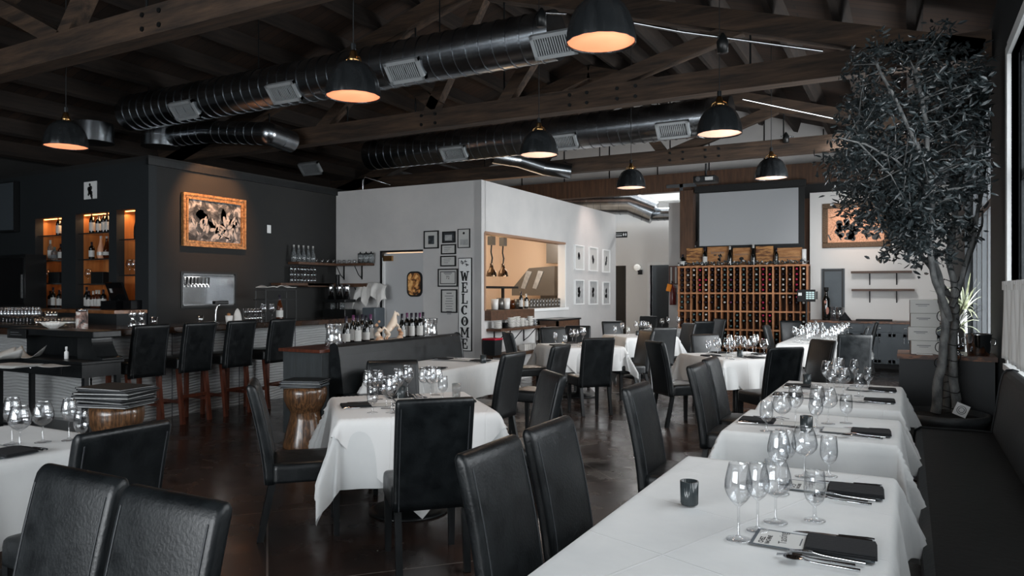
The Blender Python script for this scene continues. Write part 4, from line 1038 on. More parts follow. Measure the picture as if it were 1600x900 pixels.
# fridge / tv / little sign / switch
p0, p1 = at_Y(-30, 290, NY-.06), at_Y(25, 362, NY-.06)
t = thing('television', 'wall television cut off by the left edge', 'television', ((p0.x+p1.x)/2, NY-.06, (p0.z+p1.z)/2)); w, h = (p1.x-p0.x)/2, (p0.z-p1.z)/2
MB().bb((-w, -.03, -h), (w, .05, h)).build('case', blackmetal, t); MB().bb((-w+.02, -.033, -h+.03), (w-.02, -.03, h-.02)).build('screen', mat('grey screen', (70, 77, 82), .15), t)
p0, p1 = at_Y(132, 285, NY-.01), at_Y(151, 310, NY-.01)
t = thing('wall_plaque', 'small white square plaque with a dark grape emblem above the niches', 'sign', ((p0.x+p1.x)/2, NY-.004, (p0.z+p1.z)/2)); w, h = (p1.x-p0.x)/2, (p0.z-p1.z)/2
MB().bb((-w, -.015, -h), (w, .0, h)).build('panel', white, t)
m = MB()
for dx, dz, r in ((-.02, .02, .035), (.02, .03, .035), (0, -.02, .04), (.03, -.04, .035), (.04, -.08, .028), (.0, .08, .022), (-.03, -.06, .02), (.05, -.11, .018)):
    m.lathe([(.0001, 0), (r, 0), (r, .003), (.0001, .003)], 12, (0, 0, 0)); b = m.v[-48:]
    m.v[-48:] = [(v[0]+dx, -.016-v[2], v[1]+dz) for v in b]
m.build('emblem', ink, t)
p0, p1 = at_Y(-25, 400, NY-.3), at_Y(42, 480, NY-.3)
t = thing('wine_cooler', 'dark glass fronted wine cooler at the far left of the back bar', 'cooler', ((p0.x+p1.x)/2, NY-.22, 1.299)); w = (p1.x-p0.x)/2; h = p0.z-1.3
MB().bb((-w, -.1, 0), (w, .2, h)).build('cabinet', blackmetal, t); MB().bb((-w+.04, -.112, .05), (w-.04, -.1, h-.05)).build('door', gloss, t); MB().bb((w-.07, -.135, .15), (w-.055, -.112, h-.3)).build('handle', steel_b, t)
p = at_X(420, 358, BX)
tag(MB().bb((0, -.04, -.065), (.008, .04, .065)).build('light_switch', white, loc=(BX+.001, p.y, p.z), bevel=.004), 'white wall switch plate right of the gilt framed painting', 'switch')
p = at_Y(49, 456, NY)
tag(MB().bb((-.03, -.01, -.06), (.03, 0, .06)).build('light_switch', grille, loc=(p.x, NY-.001, p.z), bevel=.004), 'narrow grey switch plate left of the left niche', 'switch')
# painting
a0, a1, a2 = at_X(283, 300, BX), at_X(381, 311, BX), at_X(283, 384, BX)
yc, zc, hw, hh = (a0.y+a1.y)/2, (a0.z+a2.z)/2, (a1.y-a0.y)/2, (a0.z-a2.z)/2
t = thing('framed_painting', 'grey figure painting in an ornate gilt frame on the bar side wall', 'painting', (BX+.005, yc, zc))
fw = .085
m = MB()
for k, (i0, i1, dp) in enumerate(((0, .035, .05), (.035, .06, .035), (.06, fw, .045))):
    for (u0, u1, v0, v1) in ((-hw+i0, hw-i0, hh-i1, hh-i0), (-hw+i0, hw-i0, -hh+i0, -hh+i1), (-hw+i0, -hw+i1, -hh+i1, hh-i1), (hw-i1, hw-i0, -hh+i1, hh-i1)): m.bb((0, u0, v0), (dp, u1, v1))
m.build('frame', gold, t)
MB().bb((0, -hw+fw, -hh+fw), (.02, hw-fw, hh-fw)).build('canvas', art_big, t)
rp = random.Random(3)
m = MB()
def blob(m, x, y, z, ry, rz_, rot, ax=0):
    pts = [(y+ry*math.cos(a)*math.cos(rot)-rz_*math.sin(a)*math.sin(rot), z+ry*math.cos(a)*math.sin(rot)+rz_*math.sin(a)*math.cos(rot)) for a in [2*PI*i/9 for i in range(9)]]
    pts = [(u*1.0, v) for u, v in pts]; m.prism(pts, x, x+.003, 'YZ' if ax == 0 else 'XZ')
for i in range(16): blob(m, .02, rp.uniform(-hw*.55, hw*.6), rp.uniform(-hh*.3, hh*.35), rp.uniform(.03, .08), rp.uniform(.05, .12), rp.uniform(-1, 1))
m.build('dark_figures', art_dark, t)
m = MB()
for i in range(30): blob(m, .023, rp.uniform(-hw*.7, hw*.75), rp.uniform(-hh*.6, hh*.1), rp.uniform(.012, .03), rp.uniform(.04, .09), rp.uniform(-1.4, 1.4))
m.build('pale_figures', paper_g, t)
# beer tap recess
t = thing('beer_taps', 'steel beer tap recess with a row of nine taps under the painting', 'beer taps', (BX, (t0.y+t1.y)/2, TZ0)); w = (t1.y-t0.y)/2; h = TZ1-TZ0
m = MB().bb((-.34, -w+.001, .001), (-.32, w-.001, h-.001)).bb((-.32, -w+.001, .001), (0, -w+.02, h-.001)).bb((-.32, w-.02, .001), (0, w-.001, h-.001)).bb((-.32, -w, .001), (0, w, .02)).bb((-.32, -w, h-.02), (0, w, h-.001))
m.build('steel_box', steel_b, t)
m = MB()
for (u0, u1, v0, v1) in ((-w-.03, w+.03, h, h+.025), (-w-.03, w+.03, -.025, 0), (-w-.03, -w, 0, h), (w, w+.03, 0, h)): m.bb((0, u0, v0), (.012, u1, v1))
m.build('surround', blackmetal, t)
MB().bb((-.3, -w+.05, h*.62), (-.26, w-.25, h*.7)).build('tap_rail', chrome, t)
for i in range(9):
    y = -w+.1+i*(2*w-.42)/8; f = MB().tube([(-.27, y, h*.66), (-.2, y, h*.66), (-.19, y, h*.58)], .016, 8).build('tap', chrome, t)
    MB().tube([(-.2, y, h*.66), (-.19, y, h*.90)], [.012, .016], 8).build('tap_handle', black, f)
light('AREA', 'tap_light', (BX-.12, (t0.y+t1.y)/2, TZ1-.04), 3.2, (1, .96, .92), .2, 2*w*.8, target=(BX-.16, (t0.y+t1.y)/2, 0))
# ---- things on the bar
CT = 1.126
def bar_glass(px, py, k, lb, grp): p = at_h(px, py, CT); put_glass(k, (p.x, p.y, CT), lb, grp, True)
def tumbler(p, label, grp, r=.034, h=.09, scale=1):
    key = 'tumb'
    if key not in GP:
        GP[key] = MB().lathe([(.0001, 0), (r*.9, 0), (r, h), (r-.003, h), (r*.85, .012), (.0001, .012)], 16).build('tumbler', glass_s)
        o = GP[key]
    else: o = GP[key].copy(); COL.objects.link(o)
    o.location = p; o.scale = (scale,)*3; tag(o, label, 'glass', grp)
r = random.Random(9)
for i in range(26):
    p = at_h(-6+5.4*(i % 13), 509 if i > 12 else 505, CT); put_glass('B', (p.x, p.y, CT), 'stemmed glass standing in the crowd at the left end of the bar', 'stemmed glasses on the bar end', True)
for i in range(24):
    p = at_h(58+5.6*(i % 12), 510 if i > 11 else 506, CT); tumbler((p.x, p.y, CT), 'short clear tumbler on the rail at the bar corner', 'tumblers on the bar corner')
for i in range(3):
    p = at_h(58+5.6*(3+i), 510, CT); tumbler((p.x, p.y, CT+.092), 'clear tumbler stacked on top of the others at the bar corner', 'stacked tumblers on the bar corner')
o = MB().bb((-.6, -.06, 0), (.6, .06, .03)).build('bar_mat', black, loc=(-8.85, 4.70, CT), bevel=.005); tag(o, 'long black rubber bar mat at the bar corner', 'bar mat')
p = at_h(128, 515, CT)
t = thing('patterned_canister', 'patterned white canister on the bar corner', 'canister', (p.x, p.y, CT)); MB().lathe([(.055, 0), (.06, .01), (.058, .2), (.05, .205)], 24).build('body', art_mat('speckled print', (40, 40, 42), (150, 120, 110), (206, 204, 200), 9, 1), t); MB().lathe([(.06, .2), (.06, .225), (.0001, .23)], 24).build('lid', steel_b, t)
for px, lb in ((207, 'left hourglass glass jigger on the bar behind the first stool'), (221, 'right hourglass glass jigger on the bar behind the first stool')):
    p = at_X(px, 505, -7.95); tag(MB().lathe([(.0001, 0), (.045, 0), (.05, .02), (.04, .07), (.018, .10), (.035, .13), (.045, .17), (.03, .2), (.0001, .2)], 20).build('glass_carafe', glass_s, loc=(p.x, p.y, CT)), lb, 'carafe')
p = at_X(240, 505, -7.95); tumbler((p.x, p.y, CT), 'single faceted tumbler behind the first stool', None, scale=1.3)
p = at_X(313, 498, -8.1); tumbler((p.x, p.y, CT), 'single tall tumbler behind the second stool', None, scale=1.3)
p = at_X(337, 497, -8.2)
t = thing('bar_tap', 'small curved steel bar tap with a black lamp like head', 'tap', (p.x, p.y, CT)); MB().tube([(0, 0, 0), (0, 0, .16), (0, .02, .22), (0, .08, .25)], .012, 10).build('spout', chrome, t); MB().box((0, .08, .27), (.07, .22, .05)).build('head', blackmetal, t, bevel=.012); MB().lathe([(.04, 0), (.04, .01), (.015, .02)], 16).build('foot', chrome, t)
p = at_X(358, 496, -7.95)
t = thing('garnish_cup', 'small cup of brown garnish on the bar', 'cup', (p.x, p.y, CT)); MB().lathe([(.04, 0), (.05, .1), (.045, .1), (.036, .01)], 18).build('cup', ceram, t); m = MB()
for i in range(14): a = r.uniform(0, 6.28); q = r.uniform(0, .03); m.lathe([(.0001, -.012), (.012, 0), (.0001, .014)], 6, (q*math.cos(a), q*math.sin(a), .105+r.uniform(0, .02)))
m.build('garnish', crate, t)['kind'] = 'stuff'
p = at_X(371, 493, -7.95)
m = MB(); m.lathe([(.06, 0), (.062, .03), (.05, .10), (.03, .16), (.008, .19), (.0001, .19)], 18, flute=.16, fk=4)
tag(m.build('folded_towel', towel, loc=(p.x, p.y, CT)), 'pointed folded white towel standing on the bar', 'towel')
for i in range(12):
    p = at_X(384+4.4*(i % 6), 492, -8.05); tumbler((p.x, p.y+.0, CT+.092*(i//6)), 'clear tumbler stacked two high on the bar behind the third stool', 'tumblers behind the third stool', scale=1)
for i, (px, lb) in enumerate(((412, 'left'), (425, 'right'))):
    p = at_X(px, 490, -8.1); put_glass('W', (p.x, p.y, CT), lb+' big stemmed glass on the bar between the last two stools', 'big glasses between the last two stools', True)
bottle('burgundy', bottle_b, paper, foil_k, tuple(at_X(437, 496, -8.1).to_2d())+(CT,), 'amber bottle with white label on the bar behind the last stool', None, 1.2)
p = at_X(432, 452, -8.35)
t = thing('glass_rack', 'black rack with white towels lying on it above the bar', 'rack', (p.x, p.y, CT)); h = p.z-CT
for dx in (-.1, .1):
    for dy in (-.3, .3): MB().tube([(dx, dy, 0), (dx, dy, h)], .008, 6).build('post', blackmetal, t)
MB().bb((-.12, -.33, h-.16), (.12, .33, h-.145)).bb((-.12, -.33, h-.015), (.12, .33, h)).build('tray', blackmetal, t)
m = MB(); m.grid(24, 10, lambda i, j: ((j-.5)*.22, (i-.5)*.6, .02+.03*abs(math.sin(i*9))*(.5+.5*math.sin(j*5+i*7))), True)
tag(m.build('white_towel', towel, loc=(p.x, p.y, p.z+.004), solid=.006), 'crumpled white towel lying on the black rack above the bar', 'towel')
# ---- shelves on the bar side wall and the kitchen wall
t = thing('wall_shelf', 'upper dark wooden shelf turning the corner beside the kitchen door', 'shelf', (BX, KY, 0))
sa = at_X(450, 412, BX); sz = sa.z
zs_ = at_Y(560, 412, KY).z
sx = at_Y(585, 412, KY).x
MB().bb((.001, sa.y-KY, zs_-.04), (.24, -.001, zs_)).bb((.24, -.24, zs_-.04), (sx-BX, -.001, zs_)).build('board', shelfwood, t)
def bracket(parent, x, y, z, name='bracket', d=.2, ax='Y'):
    m = MB()
    if ax == 'Y': m.bb((x-.012, y-.016, z-.24), (x+.012, y-.001, z)); m.tube([(x, y-.012, z-.22), (x, y-.1, z-.16), (x, y-d, z-.01)], .008, 6)
    else: m.bb((x+.001, y-.012, z-.24), (x+.016, y+.012, z)); m.tube([(x+.012, y, z-.22), (x+.1, y, z-.16), (x+d, y, z-.01)], .008, 6)
    return m.build(name, blackmetal, parent)
for px in (538, 566): q = at_Y(px, 412, KY); bracket(t, q.x-BX, 0, zs_-.04)
US = zs_
z2 = at_Y(570, 443, KY).z
t = thing('wall_shelf', 'lower dark wooden shelf turning the corner beside the kitchen door', 'shelf', (BX, KY, 0))
MB().bb((.001, at_X(466, 440, BX).y-KY, z2-.06), (.22, -.001, z2)).bb((.22, -.22, z2-.06), (sx-BX, -.001, z2)).build('board', shelfwood, t)
for px in (538, 566): q = at_Y(px, 440, KY); bracket(t, q.x-BX, 0, z2-.06)
for i in range(5):
    p = at_X(459+7.5*i, 405, BX+.12); bottle('teardrop', bottle_c, None, foil_w, (p.x, p.y, US), 'clear swing top bottle in the row on the upper corner shelf', 'clear bottles on the upper corner shelf', .85)
for i in range(9):
    if i < 4: p = at_X(494+9*i, 410, BX+.13)
    else: p = at_Y(530+8*(i-4), 410, KY-.13)
    tumbler((p.x, p.y, US), 'small clear glass in the row on the upper corner shelf', 'small glasses on the upper corner shelf', scale=.75)
for i, px in enumerate((563, 572, 580)):
    p = at_Y(px, 410, KY-.1)
    t = thing('lidded_jar', 'tall lidded glass jar at the right end of the upper corner shelf', 'jar', (p.x, p.y, US), 0, 'lidded jars on the upper corner shelf')
    MB().lathe([(.0001, 0), (.045, 0), (.047, .15), (.04, .155)], 18).build('jar_body', bottle_c, t); MB().lathe([(.046, .152), (.046, .17), (.012, .18), (.012, .2), (.0001, .2)], 18).build('lid', blackmetal, t)
for rr_ in range(3):
    for i in range(8):
        p = at_X(455+5.2*i, 428, BX+.10)
        q = (p.x, p.y, z2+.002+rr_*.093); tumbler(q, 'small clear glass in the three tier stack on the lower corner shelf', 'stacked glasses on the lower corner shelf', scale=1)
t = thing('wall_shelf', 'short dark shelf carrying the stacked glasses on the bar side wall', 'shelf', (BX, at_X(476, 440, BX).y, z2))
MB().bb((.001, -.75, -.04), (.22, .45, -.001)).build('board', shelfwood, t)
# ---- back counter against the kitchen wall
x0 = BX+.02; x1 = d0.x-.25
t = thing('back_counter', 'low black service counter in front of the white kitchen wall', 'counter', (x0, KY-.62, 0))
MB().bb((0, 0, .05), (x1-x0, .6, .9)).build('body', blackmetal, t); MB().bb((-.0, -.02, .9), (x1-x0+.02, .615, .94)).build('top', gloss, t, bevel=.004)
def onc(px, py, y=KY-.3): p = at_Y(px, py, y); return p
p = onc(479, 478); t = thing('coffee_brewer', 'black coffee brewer with two lit square displays', 'coffee machine', (p.x, KY-.45, .94))
MB().bb((-.36, -.08, 0), (.36, .2, .62)).build('body', blackmetal, t, bevel=.02)
for s in (-.17, .17):
    q = MB().bb((s-.055, -.086, .42), (s+.055, -.08, .56)).build('display', paper, t); MB().bb((s-.03, -.09, .47), (s+.01, -.086, .52)).build('icon', ink, q)
p = onc(530, 478); t = thing('drink_dispenser', 'tall dark drink dispenser with chrome cylinders', 'drink dispenser', (p.x, KY-.42, .94))
MB().bb((-.16, -.12, 0), (.34, .16, .30)).bb((-.16, -.12, .42), (.34, .16, .47)).bb((-.02, .05, .3), (.02, .12, .9)).build('body', blackmetal, t, bevel=.008)
for dx in (-.08, .12, .28): MB().lathe([(.0001, .47), (.055, .47), (.055, .68), (.05, .72), (.0001, .73)], 18, (dx, 0, 0)).build('cylinder', chrome, t)
for dx in (-.02, .2): MB().lathe([(.0001, .30), (.04, .30), (.04, .4), (.0001, .41)], 14, (dx, -.02, 0)).build('cup', bottle_c, t)
p = onc(573, 452); 
def tw(i, j):
    a = (i-.5)*.62; fold = .03*math.sin(i*24)+.015*math.sin(i*41+1)
    x = a*(1.0+.12*j); z = -.42*j**1.1*(1-.45*abs(math.sin(i*8.0)))+.06*math.sin(i*PI); y = -.03-.10*math.sin(min(1, j*1.6)*PI/2)-fold*j
    return (x, y, z)
m = MB(); m.grid(60, 18, tw)
tag(m.build('hanging_towel', towel, loc=(p.x, KY-.12, p.z+.06), solid=.006), 'large white towel draped over the hooks below the lower corner shelf', 'towel')
tag(MB().bb((-.14, -.16, 0), (.14, .12, .33)).build('steel_bin', cabgrey, loc=(p.x+.05, KY-.16, .94), bevel=.02), 'grey box hidden under the draped white towel', 'box')
p = onc(500, 490); t = thing('coffee_jar', 'stack of two round pale tins beside the dark dispenser', 'tins', (p.x, KY-.5, .94))
MB().lathe([(.07, 0), (.07, .16), (.06, .165)], 20).build('lower_tin', ceram, t); MB().lathe([(.0001, .17), (.075, .17), (.075, .34), (.0001, .345)], 20).build('upper_tin', paper_g, t)
# ---- on the sideboard: vases, wine bottles, horse statue
SBT = .951
def vase(px, py, x, lb, s=1):
    p = at_X(px, py, x); m = MB()
    m.lathe([(.0001, 0), (.10, 0), (.105, .01), (.088, .10), (.085, .16), (.10, .235), (.104, .25), (.098, .25), (.08, .16), (.083, .1), (.095, .02), (.0001, .02)], 30, flute=.03, fk=12)
    tag(m.build('glass_vase', glass_s, loc=(p.x, p.y, SBT), ), lb, 'vase').scale = (s, s, s)
    m = MB(); r = random.Random(px)
    for i in range(16):
        a = r.uniform(0, 6.28); q = r.uniform(0, .05); m.lathe([(.0001, 0), (.016, .008), (.018, .02), (.0001, .03)], 8, (q*math.cos(a), q*math.sin(a), .022+r.uniform(0, .08)))
    tag(m.build('corks', paper, loc=(p.x, p.y, SBT+.01)), 'pale corks lying inside the '+lb, 'corks', kind='stuff')
vase(522, 540, -5.48, 'fluted clear glass vase at the near left end of the sideboard')
vase(672, 520, -5.42, 'fluted clear glass vase at the far end of the sideboard')
wl = [(541, 'leftmost wine bottle on the sideboard', .0), (552, 'wine bottle second from the left on the sideboard', .1), (559, 'short necked wine bottle third from the left on the sideboard', -.05), (572, 'wine bottle with a broad white label left of the horse statue', 0), (579, 'dark wine bottle just left of the horse statue', .12), (566, 'wine bottle tucked behind the left bottle cluster', .16),
      (628, 'wine bottle just right of the horse statue', 0), (636, 'second wine bottle right of the horse statue', .08), (643, 'third wine bottle right of the horse statue', .0), (650, 'wine bottle with purple capsule right of the horse statue', .09), (656, 'fifth wine bottle right of the horse statue', -.04), (661, 'wine bottle nearest the far vase on the sideboard', .07)]
for i, (px, lb, dx) in enumerate(wl):
    p = at_X(px, 540, -5.52-dx); bottle('wine' if i % 3 else 'burgundy', bottle_g, paper, [foil_k, foil_p, foil_k][i % 3], (p.x, p.y, SBT), lb, 'wine bottles on the sideboard', 1.04)
p = at_X(609, 528, -5.46)
t = thing('horse_statue', 'cream porcelain rearing horse statue on the sideboard', 'statue', (p.x, p.y, SBT))
MB().bb((-.07, -.28, 0), (.07, .26, .025)).build('plinth', figure, t, bevel=.006)
def skin(name, verts, edges, radii, m, parent, sub=2):
    me = bpy.data.meshes.new(name); me.from_pydata(verts, edges, []); o = bpy.data.objects.new(name, me); COL.objects.link(o); o.parent = parent; me.materials.append(m)
    s = o.modifiers.new('skin', 'SKIN'); s.use_smooth_shade = True
    for i, r in enumerate(radii): me.skin_vertices[0].data[i].radius = (r, r)
    me.skin_vertices[0].data[0].use_root = True
    u = o.modifiers.new('sub', 'SUBSURF'); u.levels = sub; u.render_levels = sub; return o
# Y along the table: haunches low at left (-Y), chest and head raised to the right (+Y)
V = [(0, -.02, .14), (0, .03, .185), (0, .075, .235), (0, .095, .29), (0, .11, .335), (0, .15, .325), (0, .175, .30),   # body neck head
     (-.02, -.05, .11), (-.025, -.01, .075), (-.025, -.06, .045), (-.025, -.05, .025), (.02, -.05, .11), (.025, -.035, .07), (.025, -.09, .045), (.025, -.08, .025),
     (-.02, .10, .20), (-.025, .155, .205), (-.025, .165, .155), (.02, .10, .20), (.025, .15, .175), (.025, .14, .125), (0, -.07, .15), (0, -.12, .17), (0, -.16, .12)]
E = [(0, 1), (1, 2), (2, 3), (3, 4), (4, 5), (5, 6), (0, 7), (7, 8), (8, 9), (9, 10), (0, 11), (11, 12), (12, 13), (13, 14), (2, 15), (15, 16), (16, 17), (2, 18), (18, 19), (19, 20), (0, 21), (21, 22), (22, 23)]
RR = [.045, .042, .038, .026, .022, .018, .012, .028, .016, .010, .012, .028, .016, .010, .012, .02, .012, .009, .02, .012, .009, .014, .016, .006]
skin('horse_body', V, E, RR, figure, t)
m = MB()
for i in range(6): a = i/5; m.lathe([(.0001, -.02), (.014, 0), (.0001, .028)], 7, (0, .06+.04*a, .24+.1*a))
m.build('mane', figure, t)
m = MB()
for yy, zz, rr_ in ((-.2, .03, .05), (-.21, .09, .035), (-.19, .14, .03), (-.23, .2, .022), (.2, .03, .04), (.21, .08, .03), (.2, .13, .028), (-.18, .24, .016)):
    m.lathe([(.0001, -rr_), (rr_*.8, -rr_*.5), (rr_, 0), (rr_*.7, rr_*.6), (.0001, rr_*1.2)], 9, (r.uniform(-.015, .015), yy, zz), flute=.2, fk=3)
m.build('rocks', figure, t)
# ---- frames and WELCOME sign on the kitchen wall
def pic(x0, y0, x1, y1, lb, col=black, inner=paper, fr=.02, mat_=None, text=None, plane=KY, seed=0):
    a, b = at_Y(x0, y0, plane-.02), at_Y(x1, y1, plane-.02); cx, cz, w, h = (a.x+b.x)/2, (a.z+b.z)/2, abs(b.x-a.x)/2, abs(a.z-b.z)/2
    t = thing('picture_frame', lb, 'picture frame', (cx, plane, cz))
    m = MB()
    for (u0, u1, v0, v1) in ((-w, w, h-fr, h), (-w, w, -h, -h+fr), (-w, -w+fr, -h+fr, h-fr), (w-fr, w, -h+fr, h-fr)): m.bb((u0, -.025, v0), (u1, -.001, v1))
    m.build('frame', col, t); MB().bb((-w+fr, -.014, -h+fr), (w-fr, -.001, h-fr)).build('sheet', inner, t)
    return t, w, h
t, w, h = pic(662, 361, 685, 388, 'black framed photograph with wide white mount nearest the door'); MB().bb((-w*.4, -.017, -h*.5), (w*.4, -.014, h*.45)).build('photograph', art_dark, t)
t, w, h = pic(691, 362, 711, 379, 'upper small black framed picture above the framed certificates', inner=art_dark); MB().bb((-w*.6, -.017, -h*.6), (w*.5, -.014, h*.4)).build('print', paper_g, t)
t, w, h = pic(715, 358, 734, 387, 'black framed white sheet with a small emblem at top right of the group', fr=.012); MB().lathe([(.0001, 0), (.02, 0), (.02, .002), (.0001, .002)], 14).build('emblem', ink, t, (0, -.016, h*.55), rot=(PI/2, 0, 0)); MB().bb((-w*.6, -.016, -h*.7), (w*.7, -.014, -h*.1)).build('print', paper_g, t)
for (a, b, c, d, lb) in ((689, 382, 712, 397, 'small black framed certificate second in the left column'), (688, 400, 712, 416, 'small black framed sketch third in the left column')):
    t, w, h = pic(a, b, c, d, lb)
    for k in range(3): MB().bb((-w*.6, -.016, h*.35-k*h*.35), (w*.4-k*.03, -.014, h*.42-k*h*.35)).build('text_line', inkg, t)
t, w, h = pic(684, 420, 715, 448, 'black framed certificate showing the number 72')
m = MB(); q = .045
for (u0, u1, v0, v1) in ((-w+q, w-q, h-q-.012, h-q), (-w+q, w-q, -h+q, -h+q+.012), (-w+q, -w+q+.012, -h+q, h-q), (w-q-.012, w-q, -h+q, h-q)): m.bb((u0, -.017, v0), (u1, -.014, v1))
m.build('border', ink, t)
text_mesh('72', .07, ink, 'number', t, (0, -.0165, -.0), (PI/2, 0, 0), ext=.0005); MB().bb((-.08, -.017, .07), (.08, -.014, .082)).build('text_line', inkg, t); MB().bb((-.06, -.017, .05), (.06, -.014, .058)).build('text_line', inkg, t)
t, w, h = pic(689, 452, 714, 489, 'tall black framed page of centred writing below the certificates')
for k in range(9): ww = (.05, .085, .06, .07, .08, .06, .07, .05, .04)[k]; MB().bb((-ww, -.017, h*.62-k*.042), (ww, -.014, h*.62-k*.042+(.016 if k == 0 else .009))).build('text_line', inkg, t)
a, b = at_Y(716.5, 403, KY-.02), at_Y(737, 549, KY-.02); w, h = (b.x-a.x)/2, (a.z-b.z)/2
t = thing('welcome_sign', 'tall white wooden sign reading WELCOME downwards in black letters', 'sign', ((a.x+b.x)/2, KY, (a.z+b.z)/2))
MB().bb((-w, -.025, -h), (w, -.001, h)).build('frame', ink, t); MB().bb((-w+.012, -.03, -h+.012), (w-.012, -.025, h-.012)).build('board', white, t)
for i, ch in enumerate('WELCOME'):
    zz = h-.30-i*((2*h-.42)/6.0)
    m = MB(); u = .062; s = .03; k = .012   # slab serif letters
    def bar(x0, z0, x1, z1, w_=s): m.prism([(x0-w_/2, z0), (x0+w_/2, z0), (x1+w_/2, z1), (x1-w_/2, z1)], -.036, -.03, 'XZ')
    def hb(x0, x1, z, t_=.016): m.bb((x0, -.036, z-t_/2), (x1, -.03, z+t_/2))
    T_ = .075
    if ch == 'W': bar(-.06, T_, -.03, -T_); bar(0, T_*.8, -.03, -T_, .016); bar(0, T_*.8, .03, -T_); bar(.06, T_, .03, -T_, .016); hb(-.085, -.03, T_); hb(.035, .085, T_)
    if ch in 'EL':
        bar(-.03, -T_, -.03, T_); hb(-.06, .055, -T_); m.bb((.04, -.036, -T_), (.056, -.03, -T_+.045)); hb(-.06, 0, T_)
        if ch == 'E': hb(-.06, .05, T_); m.bb((.037, -.036, T_-.04), (.051, -.03, T_)); hb(-.03, .025, 0); m.bb((.012, -.036, -.022), (.026, -.03, .022))
    if ch in 'CO':
        a0, a1 = (0, 2*PI) if ch == 'O' else (.75, 2*PI-.75)
        n = 24
        for j in range(n):
            q0 = a0+(a1-a0)*j/n; q1 = a0+(a1-a0)*(j+1)/n
            def P(q, o): wv = .017*(abs(math.cos(q))*.75+.45); return ((.045+(wv if o else -wv))*math.cos(q)*1.05, (.068+(.009 if o else -.009))*math.sin(q))
            m.prism([P(q0, 0), P(q0, 1), P(q1, 1), P(q1, 0)], -.036, -.03, 'XZ')
        if ch == 'C': m.bb((.028, -.036, .03), (.045, -.03, T_)); 
        if ch == 'O': m.lathe([(.0001, 0), (.014, 0), (.014, .003), (.0001, .003)], 6, (0, 0, 0)); b_ = m.v[-24:]; m.v[-24:] = [(v[0]*.7+v[1]*.3, -.031-v[2], v[1]*1.6) for v in b_]
    if ch == 'M': bar(-.055, -T_, -.055, T_, .022); bar(.055, -T_, .055, T_, .03); bar(-.05, T_, 0, -T_*.5, .026); bar(.05, T_, 0, -T_*.5, .016); hb(-.085, -.03, -T_); hb(.028, .085, -T_); hb(-.085, -.04, T_); hb(.04, .085, T_)
    m.build('letter', ink, t, (0, 0, zz))
m = MB(); r2 = random.Random(1)
for i in range(10):
    cx, cz = r2.uniform(-.07, .07), h-.09+r2.uniform(-.03, .04); a = r2.uniform(0, 3)
    m.prism([(cx+.035*math.cos(a), cz+.03*math.sin(a)), (cx-.01*math.sin(a), cz+.01*math.cos(a)), (cx-.035*math.cos(a), cz-.03*math.sin(a)), (cx+.01*math.sin(a), cz-.01*math.cos(a))], -.034, -.03, 'XZ')
m.build('leaf_motif', inkg, t)
# six prints on the side wall
k = 0
PR = (((383, 422), (386, 424), (390, 426)), ((437, 476), (438, 476), (440, 476)))
for ri in (0, 1):
    for ci, ((x0, x1), yy) in enumerate(zip(((896.5, 911), (919, 932.5), (940.5, 951.5)), PR[ri])):
        a, b = at_X(x0, yy[0], KX), at_X(x1, yy[1], KX); cy_, w = (a.y+b.y)/2, (b.y-a.y)/2
        zt_, zb_ = (at_X((x0+x1)/2, yy[0], KX).z, at_X((x0+x1)/2, yy[1], KX).z)
        h = (zt_-zb_)/2
        t = thing('framed_print', '%s white framed print in the %s row beside the kitchen pass' % (('left', 'middle', 'right')[ci], ('upper', 'lower')[ri]), 'picture', (KX, cy_, (zt_+zb_)/2), 0, 'six framed prints')
        m = MB(); f = .025
        for (u0, u1, v0, v1) in ((-w, w, h-f, h), (-w, w, -h, -h+f), (-w, -w+f, -h+f, h-f), (w-f, w, -h+f, h-f)): m.bb((.001, u0, v0), (.035, u1, v1))
        m.build('frame', white, t); MB().bb((.001, -w+f, -h+f), (.012, w-f, h-f)).build('sheet', paper if ri == 0 else paper_g, t)
        m = MB(); rr2 = random.Random(k); k += 1
        for i in range(7): blob(m, .013, rr2.uniform(-.03, .03), rr2.uniform(-.07, .08), rr2.uniform(.02, .05), rr2.uniform(.03, .05), rr2.uniform(-1, 1))
        m.build('motif', ink if ri else inkg, t)
# ---- kitchen seen through the pass
y0, y1, z0, z1 = PASS
t = thing('pass_shelf', 'dark timber pass shelf below the kitchen opening', 'shelf', (KX, y0, z0))
MB().bb((-.4, .0, -.16), (.12, 1.55, -.0)).build('board', shelfwood, t)
t = thing('pass_shelf', 'white ledge at the far part of the kitchen opening', 'ledge', (KX, y0+1.56, z0)); MB().bb((-.3, 0, -.05), (.08, y1-y0-1.56, -.001)).build('board', white, t)
HLX = KX-.75
for i, (px, lb) in enumerate(((768, 'left copper heat lamp hanging in the kitchen opening'), (786, 'right copper heat lamp hanging in the kitchen opening'))):
    p = at_X(px, 432, HLX); t = thing('heat_lamp', lb, 'heat lamp', (HLX, p.y, p.z), 0, 'heat lamps')
    MB().lathe([(.1, 0), (.1, .02), (.085, .09), (.045, .14), (.03, .2), (.03, .24)], 22, caps=False).build('bell_shade', mat('copper chrome', (104, 86, 70), .18, 1.0) if 'copper chrome' not in MATS else MATS['copper chrome'], t)
    MB().tube([(0, 0, .23), (.01, .01, .34), (-.01, 0, .45), (.0, 0, .58)], .014, 8).build('coil_cord', ironmetal, t); MB().bb((-.05, -.06, .58), (.05, .06, .74)).tube([(0, 0, .74), (0, 0, KH-.1-p.z)], .012, 6).build('reel_box', hood, t)
    MB().lathe([(.0001, .03), (.03, .05), (.02, .1)], 12).build('bulb', mat('hot bulb', (255, 200, 140), .5, emit=(255, 190, 120), es=8) if 'hot bulb' not in MATS else MATS['hot bulb'], t)
